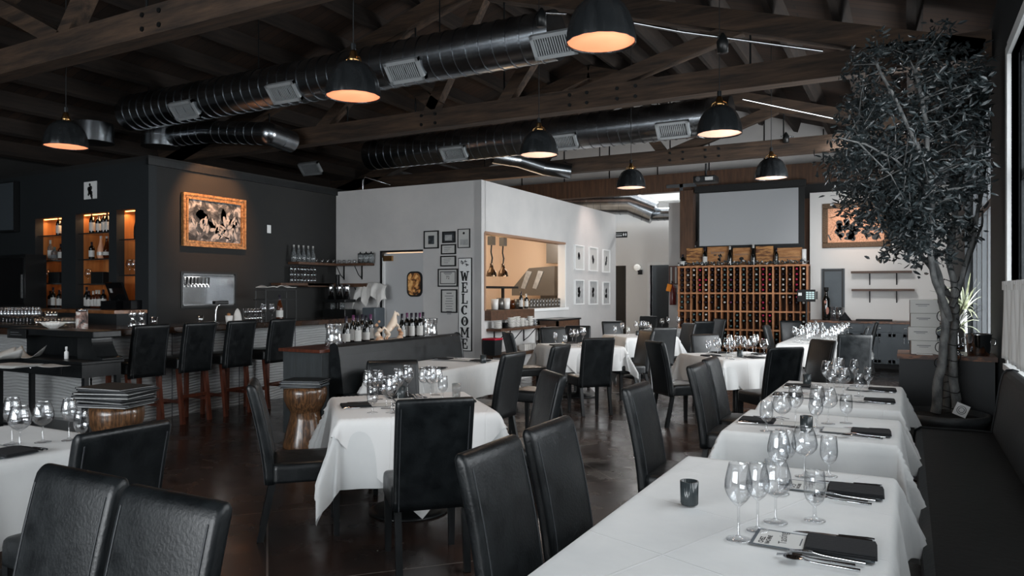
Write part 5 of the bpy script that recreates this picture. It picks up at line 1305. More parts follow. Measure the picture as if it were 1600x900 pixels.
light('POINT', 'heat_glow', (HLX, at_X(778, 430, HLX).y, 1.75), 16, (1, .62, .32), .08)
o = MB().bb((-.02, -1.1, -.02), (.02, 1.1, .02)).build('tube_light', tube_l, loc=(-7.4, 14.0, KH-.42), rz=PI/2); MB().tube([(0, 0, .02), (0, 0, .3)], .01, 6).build('drop_rod', steel_b, o); tag(o, 'long white tube light on the kitchen ceiling', 'tube light')
t = thing('extraction_hood', 'slanted steel hood with pale filters at the far end of the kitchen', 'hood', (-7.6, 15.3, 0))
MB().prism([(-.55, 1.45), (.55, 1.45), (.55, 2.12), (-.1, 2.08), (-.55, 1.6)], -.3, .4, 'XZ').bb((-.7, -.2, 0), (.5, .4, 1.2)).bb((.2, .0, 2.2), (.5, .4, KH-.12)).bb((-.1, .3, 1.2), (.3, .4, 1.5)).build('hood_body', hood, t)
for dx in (-.3, .0): MB().prism([(dx, 1.62), (dx+.1, 1.6), (dx+.28, 2.0), (dx+.15, 2.02)], -.32, -.3, 'XZ').build('filter', paper_g, t)
tag(MB().bb((-.5, -.05, 0), (.12, .1, KH-.12)).build('kitchen_pillar', white, loc=(-6.28, 14.7, 0)), 'white wall end at the right of the kitchen opening', 'pillar')
tag(MB().bb((-.4, -1.1, 0), (.4, 1.4, .95)).build('kitchen_range', hood, loc=(-8.0, 12.4, 0), bevel=.01), 'steel kitchen range behind the pass', 'range')
t = thing('kitchen_rack', 'black over shelf crossing the kitchen opening', 'shelf', (KX-.6, y0+.1, 1.62)); MB().bb((-.2, -.02, -.02), (.1, 2.0, .02)).build('board', blackmetal, t); MB().bb((-.02, 1.55, -.4), (.02, 1.6, 0)).build('post', blackmetal, t)
rk = random.Random(5)
for i in range(5):
    p = at_X(773+9*i, 475, KX-.2); r_ = rk.uniform(.05, .075); h_ = rk.uniform(.12, .2)
    tag(MB().lathe([(.0001, 0), (r_*.9, 0), (r_, h_), (r_-.005, h_), (r_*.8, .02), (.0001, .02)], 18).build('canister', [ceram, hood, ceram, bottle_b, hood][i], loc=(p.x, p.y, z0+.001)), '%s container on the left part of the kitchen pass' % ('first leftmost white', 'second steel', 'third white', 'fourth amber', 'fifth steel')[i], 'container')
bottle('wine', bottle_g, paper, foil_k, tuple(at_X(814, 478, KX-.12).to_2d())+(z0+.001,), 'tall sauce bottle left on the kitchen pass', None, 1.0)
bottle('spirit', bottle_g, paper, foil_w, tuple(at_X(822, 478, KX-.12).to_2d())+(z0+.001,), 'second sauce bottle on the kitchen pass', None, 1.0)
for rr_ in range(2):
    for i in range(10):
        p = at_X(829+4.8*i, 478, KX-.1)
        tag(MB().lathe([(.0001, 0), (.035, 0), (.042, .1), (.038, .1), (.03, .01), (.0001, .01)], 14).build('steel_cup', hood, loc=(p.x, p.y, z0+.002+rr_*.07)), 'steel cup in the stacked row along the kitchen pass', 'cup', 'steel cups on the pass')
# shelf with crockery below the pass
zs3 = at_X(790, 512, KX+.1).z
t = thing('crockery_shelf', 'dark wall shelf on iron brackets carrying plates below the pass', 'shelf', (KX, y0+.05, zs3)); MB().bb((.001, 0, -.04), (.28, 1.65, 0)).build('board', shelfwood, t)
for dy in (.25, .8, 1.3): bracket(t, 0, dy, -.04, d=.24, ax='X')
for i, (dy, r_, h_, c_) in enumerate(((.12, .08, .12, ceram), (.36, .07, .09, blackmetal), (.58, .085, .17, ceram), (.78, .07, .18, ceram), (.96, .065, .15, ceram), (1.12, .05, .10, ceram), (1.28, .065, .17, ceram), (1.46, .05, .11, chrome))):
    m = MB(); n = 7
    for q in range(n): m.lathe([(r_*.6, q*h_/n), (r_, q*h_/n+h_/n*.7), (r_, (q+1)*h_/n-.002), (r_*.9, (q+1)*h_/n-.002)], 20)
    tag(m.build('crockery_stack', c_, loc=(KX+.14, y0+.05+dy, zs3+.001)), '%s stack of crockery on the bracketed shelf below the pass' % ('first white', 'black', 'second white', 'tallest white', 'fourth white', 'smallest white', 'last white', 'shiny steel')[i], 'crockery')
z4 = at_X(800, 549, KX+.1).z
t = thing('low_shelf', 'lower dark shelf holding cartons under the pass', 'shelf', (KX, y0+.05, z4)); MB().bb((.001, 0, -.05), (.32, 1.75, 0)).build('board', shelfwood, t); MB().bb((.02, .02, -z4), (.08, .08, -.05)).bb((.02, 1.6, -z4), (.08, 1.66, -.05)).build('leg', shelfwood, t)
p = at_X(768, 545, KX+.15); t = thing('plastic_bin', 'dark plastic container with a crimson lid under the pass', 'container', (KX+.17, p.y, z4+.001)); MB().box((0, 0, .12), (.2, .22, .24), top=1.1).build('tub', cabdark, t); MB().bb((-.12, -.13, .24), (.12, .13, .27)).build('lid', redlid, t, bevel=.01)
for i in range(6): tag(MB().bb((-.06, -.03, 0), (.06, .03, .11)).build('carton', ceram, loc=(KX+.2, y0+.95+i*.072, z4+.001), bevel=.008), 'small white carton in the row on the low shelf under the pass', 'carton', 'white cartons under the pass')
a = at_X(836, 505, KX); b = at_X(884, 505, KX+.3)
yA, yB = 11.95, 13.0; zt5 = at_X(860, 498, KX+.2).z
t = thing('side_table', 'dark wooden console table with a drawer beside the framed prints', 'side table', (KX+.02, yA, 0))
MB().bb((0, 0, zt5-.03), (.46, yB-yA, zt5)).build('top', blackwood, t); MB().bb((.02, .03, zt5-.2), (.44, yB-yA-.03, zt5-.03)).build('drawer_box', shelfwood, t); MB().bb((.02, .03, .2), (.44, yB-yA-.03, .24)).bb((.02, .03, zt5-.42), (.44, yB-yA-.03, zt5-.39)).build('shelf', shelfwood, t)
for dx in (.03, .4):
    for dy in (.03, yB-yA-.07): MB().bb((dx, dy, 0), (dx+.04, dy+.04, zt5-.03)).build('leg', blackwood, t)
# ================================================================ BACK OF THE ROOM
# wine rack
ra, rbx = at_Y(1058.5, 413, 16.35), at_Y(1263.5, 413, 16.35)
RX0, RX1 = ra.x, rbx.x; RY = 16.35; RH = at_Y(1160, 414.5, RY).z; z1r = at_Y(1160, 457, RY).z; z2r = at_Y(1160, 485.5, RY).z; z3r = z2r-.40; z4r = z3r-.38
t = thing('wine_rack', 'tall redwood wine rack full of lying bottles below the projector screen', 'wine rack', (RX0, RY, 0))
W = RX1-RX0; NCOL = 20; cw = (W-.06)/NCOL
for zz, nm in ((RH, 'top_board'), (z1r, 'rail'), (z2r, 'rail'), (z3r, 'rail'), (z4r, 'rail'), (.06, 'rail')):
    MB().bb((0, -.012, zz-.035), (W, .30, zz)).build(nm, rackwood, t)
for i in range(NCOL+1):
    wd = .035 if i % 5 == 0 else .018
    MB().bb((.03+i*cw-wd/2, 0, 0), (.03+i*cw+wd/2, .015, RH-.03)).bb((.03+i*cw-.005, .015, 0), (.03+i*cw+.005, .3, RH-.03)).build('upright', rackwood, t)
MB().bb((0, .3, 0), (W, .32, RH)).build('back_panel', mat('rack back board', (60, 42, 32), .8), t)
rr = random.Random(21)
pinkc = {3: .8, 4: .15, 8: .7, 13: .95, 14: .5, 18: .95}
cols = [foil_k, foil_t, foil_w, foil_r, foil_p]
WB = {}
def lying(x, z, ci, tier, foil, yj):
    k = foil.name
    if k not in WB:
        m = MB(); m.M = Matrix.Rotation(-PI/2, 4, 'X') @ Matrix.Rotation(PI, 4, 'X')
        m = MB(); pr = bottle_prof('wine'); m.cur = 0
        m.lathe(pr[:6], 14); m.cur = 1; m.lathe([(.0205, .235), (.0205, .25), (.0205, .312), (.0001, .313)], 12)
        m.v = [(v[0], -v[2]+.30, v[1]) for v in m.v]
        o = m.build('wine_bottle', [bottle_g, foil]); WB[k] = o
    else: o = WB[k].copy(); COL.objects.link(o)
    o.location = (x, RY-.02+yj, z)
    nm = {'dark foil': 'dark capped', 'teal foil': 'grey green capped', 'white foil': 'white capped', 'pink red foil': 'pink red capped', 'purple foil': 'purple capped'}[k]
    tag(o, '%s wine bottle lying in the %s tier of the redwood rack' % (nm, tier), 'wine bottle', '%s bottles in the %s rack tier' % (nm, tier))
for (zt_, zb_, n, tier) in ((RH-.035, z1r, 5, 'top'), (z1r-.035, z2r, 3, 'second'), (z2r-.035, z3r, 3, 'third'), (z3r-.035, z4r, 3, 'fourth')):
    for c in range(NCOL):
        base = rr.choice((foil_k, foil_k, foil_t, foil_t, foil_k))
        for q in range(n):
            if tier != 'top' and rr.random() < (.25 if tier == 'second' else .3): continue
            f = base
            if c in pinkc and rr.random() < pinkc[c]*(1 if tier == 'top' else .5): f = foil_r if c not in (8,) else foil_p
            elif rr.random() < (.7 if c in (4, 19, 16) else .12): f = foil_w
            lying(RX0+.03+(c+.5)*cw, zb_+(zt_-zb_)*(q+.5)/n-.0, c, tier, f, rr.uniform(-.01, .03))
# crates, bottles, garland on the rack
def on_rack(px): return at_Y(px, 413, RY+.12).x-0
def rcrate(x0, x1, ytop, m, lb, name='wooden_crate', y=RY+.14, d=.14):
    a, b = at_Y(x0, ytop, y), at_Y(x1, ytop, y); w, h = (b.x-a.x)/2, a.z-RH
    t = thing(name, lb, 'crate', ((a.x+b.x)/2, y, RH))
    MB().bb((-w, 0, 0), (w, d, h)).build('box', m, t, bevel=.004)
    if name == 'wooden_crate': MB().bb((-w+.02, -.004, .02), (w-.02, 0, h-.02)).build('face_board', m, t)
    return t, w, h
t, w, h = rcrate(1066, 1099, 377.5, mat('dark brown carton', (44, 36, 33), .7), 'dark brown carton with small white script behind the left crate', 'dark_carton', RY+.3)
text_mesh('Fuse', .09, white, 'lettering', t, (.0, -.004, h-.11), (PI/2, 0, 0))
t, w, h = rcrate(1072.5, 1098, 388, crate_d, 'left crate with bold striped wood grain on the wine rack'); MB().bb((-w*.7, -.008, h-.09), (w*.7, -.004, h-.06)).build('lettering', crate_d, t)
t, w, h = rcrate(1105, 1138, 386, crate, 'second crate branded with a word and a leaf sketch on the rack')
text_mesh('Schrader', .085, inkg, 'lettering', t, (0, -.006, h-.13), (PI/2, 0, 0)); m = MB(); r3 = random.Random(6)
for i in range(9): blob(m, -.008, r3.uniform(-.12, .12), h*.42+r3.uniform(-.1, .1), r3.uniform(.02, .045), r3.uniform(.01, .02), r3.uniform(-1, 1), 1)
m.build('emblem', blackwood, t)
t, w, h = rcrate(1145, 1172.5, 387.5, crate, 'third crate branded with a dark round seal on the rack'); text_mesh('SINEQUANON', .045, inkg, 'lettering', t, (0, -.006, h*.62), (PI/2, 0, 0)); m = MB(); blob(m, -.008, 0, h*.38, .05, .042, 0, 1); m.build('seal', ink, t)
rcrate(1181, 1208, 385, crate_d, 'fourth crate of mottled brown boards on the rack')
t, w, h = rcrate(1214, 1253, 387.5, crate, 'long crate with burnt lettering at the right end of the rack'); text_mesh('Montelena', .10, crate_d, 'lettering', t, (0, -.006, h*.68), (PI/2, 0, 0)); MB().bb((-w+.03, -.006, h*.42), (w-.03, -.004, h*.45)).build('line', blackwood, t)
for px, k, f, lm, lb, s in ((1067, 'squat', foil_k, paper, 'squat bottle with large white label at the left end of the rack top', 1.25), (1101.5, 'wine', foil_k, paper, 'wine bottle with white label standing between the first two crates', 1.35), (1140.5, 'champagne', foil_w, None, 'gold necked bottle between the second and third crates', 1.3),
                        (1177, 'champagne', foil_w, None, 'gold necked bottle between the third and fourth crates', 1.38), (1213, 'wine', foil_k, None, 'dark small bottle between the fourth and fifth crates', 1.15)):
    x = at_Y(px, 413, RY+.07).x; bottle(k, bottle_g, lm, f, (x, RY+.07, RH), lb, None, s)
x = at_Y(1256.5, 400, RY+.07).x; tag(MB().lathe([(.0001, 0), (.045, 0), (.045, .32), (.0001, .325)], 18).build('white_tube', white, loc=(x, RY+.07, RH)), 'white cylinder at the right end of the rack top', 'tube')
m = MB(); r3 = random.Random(8)
pth = [(.05+i*(W-.1)/40, .03+.015*math.sin(i*2), .02+.012*math.sin(i*1.3)) for i in range(41)]; m.cur = 0; m.tube(pth, .008, 6)
for i in range(420):
    q = r3.choice(pth); L = r3.uniform(.03, .06); a = r3.uniform(0, 6.28); e = r3.uniform(-.1, 1.2); c = Vector((q[0]+r3.uniform(-.04, .04), q[1]+r3.uniform(-.03, .02), q[2]+r3.uniform(0, .05)))
    d = Vector((math.cos(a)*math.cos(e), math.sin(a)*math.cos(e)*.5, math.sin(e)))*L; s_ = d.cross(Vector((0, 1, .2))).normalized()*L*.3; m.cur = 1 if r3.random() < .9 else 2
    m.add([c, c+d*.5+s_, c+d, c+d*.5-s_], [(0, 1, 2, 3)])
tag(m.build('leaf_garland', [blackwood, leafm, paper], loc=(RX0, RY+.0, RH+.004)), 'dark leafy garland with pale flecks lying along the rack top', 'garland')
# screen
sY = 16.55
a, b, c = at_Y(1093, 303, sY), at_Y(1247.5, 292, sY), at_Y(1247.5, 380, sY)
t = thing('projector_screen', 'large pale projector screen above the wine rack', 'screen', ((a.x+b.x)/2, sY, (a.z+c.z)/2)); w, h = (b.x-a.x)/2, ((a.z+b.z)/2-c.z)/2
MB().bb((-w, -.01, -h), (w, .0, h)).build('screen_fabric', mat('screen fabric', (158, 161, 164), .8), t)
MB().bb((-w-.04, 0, -h-.1), (w+.12, .03, h+.1)).bb((-w-.1, -.06, h+.02), (w+.15, .08, h+.16)).bb((-w-.03, -.02, -h-.04), (w+.03, .01, -h)).build('black_border', black, t)
tag(MB().bb((-.14, 0, 0), (.14, .02, 3.6)).build('wood_panel', timber_v, loc=(-1.95, 17.3, 0)), 'narrow brown wooden panel in the gap right of the projector screen', 'panel')
# hall items
a, b = at_Y(961.5, 362, 18.19), at_Y(980, 371.5, 18.19)
b2 = at_X(962, 366, KX)
SY = KE+.02
a, b = at_Y(962, 362.5, SY), at_Y(980, 371, SY)
t = thing('restroom_sign', 'black restroom sign with two figure icons projecting at the hall corner', 'sign', ((a.x+b.x)/2, SY, (a.z+b.z)/2)); w, h = (b.x-a.x)/2, (a.z-b.z)/2
MB().bb((-w, 0, -h), (w, .012, h)).build('plate', black, t)
MB().bb((-w+.012, -.002, -h*.45), (w*.1, 0, -h*.2)).build('arrow_bar', white, t)
text_mesh('Restrooms', .036, white, 'lettering', t, (-w*.45, -.002, h*.35), (PI/2, 0, 0))
for i, x in enumerate((w*.38, w*.76)):
    f = MB(); f.prism([(-.01, -.03), (.01, -.03), (.018, .01), (.012, .02), (-.012, .02), (-.018, .01)], -.002, 0, 'XZ'); f.prism([(.009*math.cos(q), .03+.009*math.sin(q)) for q in [PI*k/4 for k in range(8)]], -.002, 0, 'XZ'); f.v = [(v[0]+x, v[1], v[2]) for v in f.v]; f.build('figure_icon', white, t)
p = at_Y(998, 418, 18.15); t = thing('wall_sconce', 'white globe wall lamp with black arm beside the hall door', 'wall lamp', (p.x, 18.2, p.z))
MB().lathe([(.0001, -.085)]+[(.085*math.cos(q), .085*math.sin(q)) for q in [math.radians(-75+15*i) for i in range(11)]]+[(.0001, .085)], 20, (-.02, -.12, .0)).build('globe', mat('opal globe', (235, 235, 232), .3, emit=(255, 250, 240), es=.25), t)
MB().tube([(.03, -.0, -.12), (.03, -.10, -.12), (0, -.12, -.075)], .022, 10).lathe([(.06, -.06), (.06, .06)], 14, (.03, -.03, -.12)).build('arm', blackmetal, t)
p0 = at_Y(1053, 430, 16.89); 
t = thing('thermometer_board', 'twin tube brown wall instrument left of the wine rack', 'wall instrument', (p0.x, 16.89, p0.z)); MB().bb((-.12, -.012, -.22), (.12, 0, .22)).build('board', stoolwood, t)
for dx in (-.06, .05): MB().bb((dx-.02, -.02, -.19), (dx+.02, -.012, .19)).build('tube', paper, t)
p0 = at_Y(1051, 455, 16.8)
t = thing('fire_extinguisher', 'red fire extinguisher with an orange tag beside the rack', 'fire extinguisher', (p0.x, 16.80, p0.z-.32))
MB().lathe([(.0001, 0), (.07, 0), (.075, .02), (.075, .38), (.05, .44), (.02, .46), (.02, .5), (.0001, .5)], 20).build('cylinder', red, t); MB().tube([(0, 0, .48), (0, -.06, .56)], .012, 8).tube([(0, 0, .5), (0, -.08, .51)], .01, 8).tube([(0, .0, .49), (-.09, -.02, .45), (-.1, -.02, .2)], .012, 8).build('handle', blackmetal, t)
MB().box((-.06, -.09, .40), (.11, .006, .17), ry=.25).build('tag', orange, t)
# right back wall: picture, grey door panel, shelves
yW = YB
a, b = at_Y(1285, 319, yW), at_Y(1392, 385, yW)
t = thing('framed_picture', 'wide brown framed copper flecked picture of dark riders behind the tree', 'picture', ((a.x+b.x)/2, yW, (a.z+b.z)/2)); w, h = (b.x-a.x)/2, (a.z-b.z)/2; f = .11
m = MB()
for (u0, u1, v0, v1) in ((-w, w, h-f, h), (-w, w, -h, -h+f), (-w, -w+f, -h+f, h-f), (w-f, w, -h+f, h-f)): m.bb((u0, -.05, v0), (u1, -.002, v1))
m.build('frame', oldgold, t, bevel=.01); MB().bb((-w+f, -.02, -h+f), (w-f, -.002, h-f)).build('canvas', art_far, t)
m = MB(); r3 = random.Random(14)
for i in range(34): blob(m, -.026, r3.uniform(-w*.62, w*.75), -h*.25+r3.uniform(-.17, .22), r3.uniform(.04, .09), r3.uniform(.03, .07), r3.uniform(-1.5, 1.5), 1)
for dx in (-.55, -.35, -.1, .15, .4): m.prism([(dx, -h*.4), (dx+.03, -h*.4), (dx+.08, -h+f+.05), (dx+.05, -h+f+.05)], -.026, -.022, 'XZ')
m.prism([(-w*.75, -.18), (-w*.6, .02), (-w*.58, .02)], -.026, -.022, 'XZ')
m.build('dark_riders', art_dark, t)
light('SPOT', 'picture_light', (a.x+.7, yW-1.3, 3.7), 55, (1, .72, .55), .05, target=(a.x+.7, yW, 2.9), spot=1.0, blend=.8)
a, b = at_Y(1284, 420, yW), at_Y(1320, 500, yW)
t = thing('grey_cupboard_door', 'tall grey panelled cupboard door behind the giant bottle', 'cupboard door', ((a.x+b.x)/2, yW, .96)); w = (b.x-a.x)/2; h = a.z-.96
MB().bb((-w, -.05, 0), (w, -.002, h)).build('panel', cabgrey, t); MB().bb((-w+.02, -.055, 0), (-w+.06, -.05, h)).bb((w-.06, -.055, 0), (w-.02, -.05, h)).bb((-w+.06, -.055, h-.06), (w-.06, -.05, h-.02)).build('moulding', cabdark, t)
for (px0, px1, py, lb) in ((1330, 1425, 424, 'upper empty dark shelf on iron brackets on the back wall'), (1331, 1429, 451.5, 'lower empty dark shelf on iron brackets on the back wall')):
    a, b = at_Y(px0, py, yW-.15), at_Y(px1, py, yW-.15); t = thing('wall_shelf', lb, 'shelf', (a.x, yW, a.z)); MB().bb((0, -.26, -.045), (b.x-a.x, -.001, 0)).build('board', shelfwood, t)
    for px in (1359, 1401): q = at_Y(px, py, yW); bracket(t, q.x-a.x, 0, -.045, d=.22)
# slate base cabinets with wood top
CY = 16.35
x0 = RX1+.02; x1 = WX-.02
t = thing('base_cabinet', 'long slate blue base cabinet with brown top along the back wall', 'cabinet', (x0, CY, 0)); L = x1-x0
MB().bb((0, .0, .1), (L, .63, .90)).build('body', cabgrey, t); MB().bb((0, .06, 0), (L, .63, .1)).build('plinth', black, t)
MB().bb((-.01, -.03, .90), (L, .64, .945)).build('top', butcher, t)
n = 5; dw = L/n
for i in range(n):
    d = MB().bb((i*dw+.01, -.02, .73), ((i+1)*dw-.01, 0, .88)).build('drawer', cabgrey, t, bevel=.003); MB().tube([(i*dw+dw/2-.06, -.05, .81), (i*dw+dw/2+.06, -.05, .81)], .007, 6).build('handle', steel_b, d)
    for s in (0, 1):
        xx = i*dw+.01+s*(dw/2-.005); d = MB().bb((xx, -.012, .12), (xx+dw/2-.02, 0, .70)).bb((xx, -.022, .12), (xx+.05, -.012, .70)).bb((xx+dw/2-.07, -.022, .12), (xx+dw/2-.02, -.012, .70)).bb((xx, -.022, .64), (xx+dw/2-.02, -.012, .70)).bb((xx, -.022, .12), (xx+dw/2-.02, -.012, .18)).build('door', cabgrey, t)
        hx = xx+(dw/2-.06 if s == 0 else .03); MB().tube([(hx, -.05, .52), (hx, -.05, .64)], .007, 6).build('handle', steel_b, d)
CZ = .946
p = at_Y(1291, 500, CY+.2); t = thing('giant_bottle', 'giant dark decorated wine bottle on the slate cabinet', 'bottle', (p.x, CY+.2, CZ)); s = 2.15
m = MB().lathe([(r_*s, z*s) for r_, z in bottle_prof('wine')], 26); m.build('body', bottle_g, t); MB().lathe([(.02*s, .28*s), (.022*s, .318*s), (.0001, .32*s)], 16).build('capsule', black, t)
m = MB(); blob(m, -.09, -.01, .38, .025, .035, 0, 1); blob(m, -.09, .03, .2, .03, .08, 0, 1); m.build('painted_emblem', mat('copper paint', (150, 96, 80), .4), t)
for px, lb in ((1303, 'dark rimmed cylinder beside the giant bottle'),):
    p = at_Y(px, 500, CY+.18); tag(MB().lathe([(.0001, 0), (.08, 0), (.08, .28), (.075, .28), (.07, .02), (.0001, .02)], 20).build('cylinder_vase', glass_t, loc=(p.x, p.y, CZ)), lb, 'vase')
p = at_Y(1312, 500, CY+.16); tag(MB().lathe([(.0001, 0), (.07, 0), (.085, .27), (.08, .27), (.065, .02), (.0001, .02)], 20, flute=.04, fk=9).build('glass_vase', glass_s, loc=(p.x, p.y, CZ)), 'faceted clear vase on the slate cabinet right of the giant bottle', 'vase')
p = at_Y(1320, 500, CY+.08); m = MB(); m.lathe([(.12, 0), (.09, .05), (.04, .12), (.01, .17), (.0001, .175)], 14, flute=.1, fk=5); tag(m.build('folded_cloth', napkin, loc=(p.x, p.y, CZ)), 'peaked black cloth on the slate cabinet', 'cloth')
a, b = at_Y(1337, 500, CY+.1), at_Y(1394, 500, CY+.1)
tag(MB().bb((0, 0, 0), (b.x-a.x, .3, .03)).build('flat_tray', black, loc=(a.x, CY+.1, CZ), bevel=.005), 'flat black tray lying on the slate cabinet under the shelves', 'tray')
# till at the rack end
p0, p1 = at_Y(1245.5, 452.5, 15.95), at_Y(1274, 471.5, 15.95); cx_, cz_ = (p0.x+p1.x)/2, (p0.z+p1.z)/2
t = thing('touch_terminal', 'touch screen terminal with lit keys at the right end of the wine rack', 'till', (cx_, 15.95, 0)); w, h = (p1.x-p0.x)/2, (p0.z-p1.z)/2
MB().bb((-w, -.02, cz_-h), (w, .02, cz_+h)).build('screen', black, t, bevel=.006); MB().bb((w+.01, 0, cz_-h*.6), (w+.04, .05, cz_+h*.7)).build('card_reader', blackmetal, t)
MB().tube([(0, .04, .72), (0, .04, cz_-h*.3)], .02, 8).build('stand', blackmetal, t)
k = MB(); 
for r_ in range(4):
    for c_ in range(3): k.bb((-.0+c_*.055, -.023, cz_+.05-r_*.04), (.045+c_*.055, -.0205, cz_+.08-r_*.04))
k.build('key_grid', mat('lit keys', (190, 205, 205), .5, emit=(150, 190, 190), es=.35), t); MB().bb((-.15, -.023, cz_-.0), (-.08, -.0205, cz_+.06)).build('icon', white, t)
t = thing('service_stand', 'small dark stand carrying the touch screen terminal', 'stand', (cx_+.1, 15.95, 0)); MB().bb((-.25, -.18, 0), (.25, .2, .70)).build('body', black, t); MB().bb((-.27, -.2, .7), (.27, .22, .72)).build('top', shelfwood, t)
tag(MB().bb((-.09, -.08, 0), (.09, .08, .16)).build('receipt_printer', blackmetal, loc=(at_Y(1275, 495, 15.9).x, 15.92, .721), bevel=.01), 'black receipt printer below the touch screen terminal', 'printer')
# ================================================================ RIGHT SIDE: dark cabinet, boxes, tree, plants
t = thing('serving_cabinet', 'dark serving cabinet with a butcher block top behind the potted tree', 'cabinet', (-.08, 8.25, 0)); 
MB().bb((0, 0, .0), (.80, .55, .88)).build('body', cabdark, t); MB().bb((-.02, -.03, .88), (.82, .58, .925)).build('top', butcher, t); MB().bb((-.005, .05, .1), (0, .5, .8)).build('side_panel', cabdark, t)
MB().tube([(-.01, .2, .5), (-.05, .25, .47), (-.05, .25, .38), (-.01, .3, .35)], .008, 6).build('handle', steel_b, t)
BT_ = .926
xb = at_Y(1439, 540, 8.35).x
r3 = random.Random(2)
hb = (at_Y(1440, 468, 8.4).z-BT_)/4
for i in range(4):
    o = thing('wine_box', '%s white wine box in the stack of four on the dark cabinet' % ('bottom', 'second lowest', 'second highest', 'topmost')[i], 'box', (xb+r3.uniform(-.012, .012), 8.36, BT_+i*hb), r3.uniform(-.04, .04), 'stack of white wine boxes')
    MB().bb((-.10, -.08, .001), (.15, .16, hb-.001)).build('carton', paper, o, bevel=.003); MB().bb((-.105, -.06, .002), (-.1, .15, hb-.003)).build('brown_side', shelfwood, o); MB().bb((-.05, -.082, hb*.62), (.07, -.08, hb*.67)).bb((-.03, -.082, hb*.52), (.05, -.08, hb*.55)).build('lettering', inkg, o)
tag(MB().bb((-.07, -.05, 0), (.07, .05, .012)).build('paper_notes', paper, loc=(xb+.03, 8.26, BT_)), 'loose white papers in front of the wine boxes', 'paper')
p = at_Y(1528, 550, 8.35)
t = thing('ice_bucket', 'polished steel ice bucket at the right of the dark cabinet', 'ice bucket', (p.x+.01, 8.42, BT_)); MB().lathe([(.09, 0), (.095, .01), (.112, .20), (.118, .21), (.11, .21), (.09, .02), (.0001, .02)], 30).build('bucket', chrome, t)
for s in (-1, 1): MB().tube([(s*.108, 0, .17), (s*.14, 0, .16), (s*.14, 0, .11), (s*.104, 0, .10)], .007, 8).build('handle', chrome, t)
p = at_Y(1497, 548, 8.32)
tag(MB().lathe([(.05, 0), (.04, .01), (.012, .02), (.012, .05), (.05, .07), (.055, .1), (.05, .1), (.0001, .06)], 20).build('small_bowl', chrome, loc=(p.x, 8.33, BT_)), 'small steel footed bowl beside the ice bucket', 'bowl')
# tree
TX, TY = .27, 7.72
t = thing('potted_tree', 'tall indoor tree wound with a string of lights in a wide dark pot', 'tree', (TX, TY, 0))
MB().lathe([(.0001, 0), (.28, 0), (.30, .02), (.33, .12), (.345, .26), (.35, .37), (.375, .38), (.38, .445), (.345, .45), (.335, .40), (.0001, .40)], 48).build('pot', potm, t)
MB().lathe([(.338, .40), (.2, .415), (.0001, .41)], 24, caps=False).build('soil', soil, t)
def TP(px, py, dz=0): v = at_z(px, py, 6.72+dz); return (v.x-TX, v.y-TY, v.z)
# stems measured on the photo, then spread in depth
stems = [([(1462, 645, 0), (1465, 605, 0), (1472, 565, 0), (1477, 525, 0), (1475, 485, 0), (1468, 440, 0), (1456, 395, -.05), (1444, 350, -.1), (1446, 290, -.2), (1450, 200, -.2), (1430, 110, -.2)], .052),
         ([(1495, 645, .02), (1492, 605, .03), (1488, 565, .05), (1490, 525, .06), (1493, 485, .08), (1490, 445, .1), (1482, 400, .15), (1492, 340, .2), (1500, 260, .3), (1495, 160, .35), (1480, 90, .35)], .050),
         ([(1478, 640, .12), (1480, 560, .2), (1487, 470, .25), (1463, 430, .3), (1440, 400, .3), (1408, 365, .3), (1390, 330, .35), (1370, 270, .4), (1350, 190, .4)], .038),
         ([(1484, 500, -.02), (1462, 440, -.1), (1452, 395, -.15), (1458, 320, -.25), (1440, 240, -.3), (1400, 160, -.3), (1370, 100, -.25)], .036),
         ([(1487, 480, .05), (1505, 430, .1), (1520, 370, .1), (1535, 300, .15), (1540, 220, .15), (1530, 130, .1)], .03),
         ([(1490, 470, .2), (1510, 420, .3), (1530, 360, .35), (1545, 330, .35)], .022),
         ([(1455, 380, 0), (1420, 330, .1), (1380, 250, .1), (1340, 200, .1)], .022), ([(1446, 300, -.2), (1400, 250, -.3), (1350, 225, -.35), (1310, 215, -.35)], .016), ([(1480, 380, .2), (1500, 300, .45), (1520, 200, .5)], .022)]
m = MB(); nodes = []
for pts, r0 in stems:
    P = [Vector(TP(*q)) for q in pts]; n = len(P)
    # smooth subdivision
    Q = []
    for i in range(n-1):
        for k in range(4): Q.append(P[i].lerp(P[i+1], k/4)+Vector((math.sin(i*4+k)*.006, math.cos(i*3+k)*.006, 0)))
    Q.append(P[-1]); Q = [Vector((min(q.x, WX-TX-.12), q.y, q.z)) for q in Q]; m.tube(Q, [max(.006, r0*.86*(1-.62*(i/len(Q)))) for i in range(len(Q))], 10)
    nodes += [q for i, q in enumerate(Q) if q.z > 1.9]
rt = random.Random(17)
CC = Vector(TP(1432, 230, .05)); RADS = Vector((.86, .75, 1.18))
ends = []
C2 = Vector(TP(1392, 345, .0))
for i in range(245):
    q = rt.choice(nodes)
    while True:
        v = Vector((rt.uniform(-1, 1), rt.uniform(-1, 1), rt.uniform(-1, 1)))
        if v.length <= 1 and v.length > .25: break
    e = CC+Vector((v.x*RADS.x, v.y*RADS.y, v.z*RADS.z))
    if i >= 210: e = C2+Vector((v.x*.42, v.y*.35, v.z*.32))
    if e.x+TX > WX-.1: e.x = WX-.1-TX-rt.uniform(0, .1)
    if (e-q).length > .8: q = min(nodes, key=lambda w: (w-e).length)
    mid = q.lerp(e, .5)+Vector((rt.uniform(-.06, .06), rt.uniform(-.06, .06), rt.uniform(-.02, .1)))
    m.tube([q, mid, e], [.008, .005, .002], 5, caps=False); ends.append((q, mid, e))
m.build('trunk', bark, t)
m = MB()
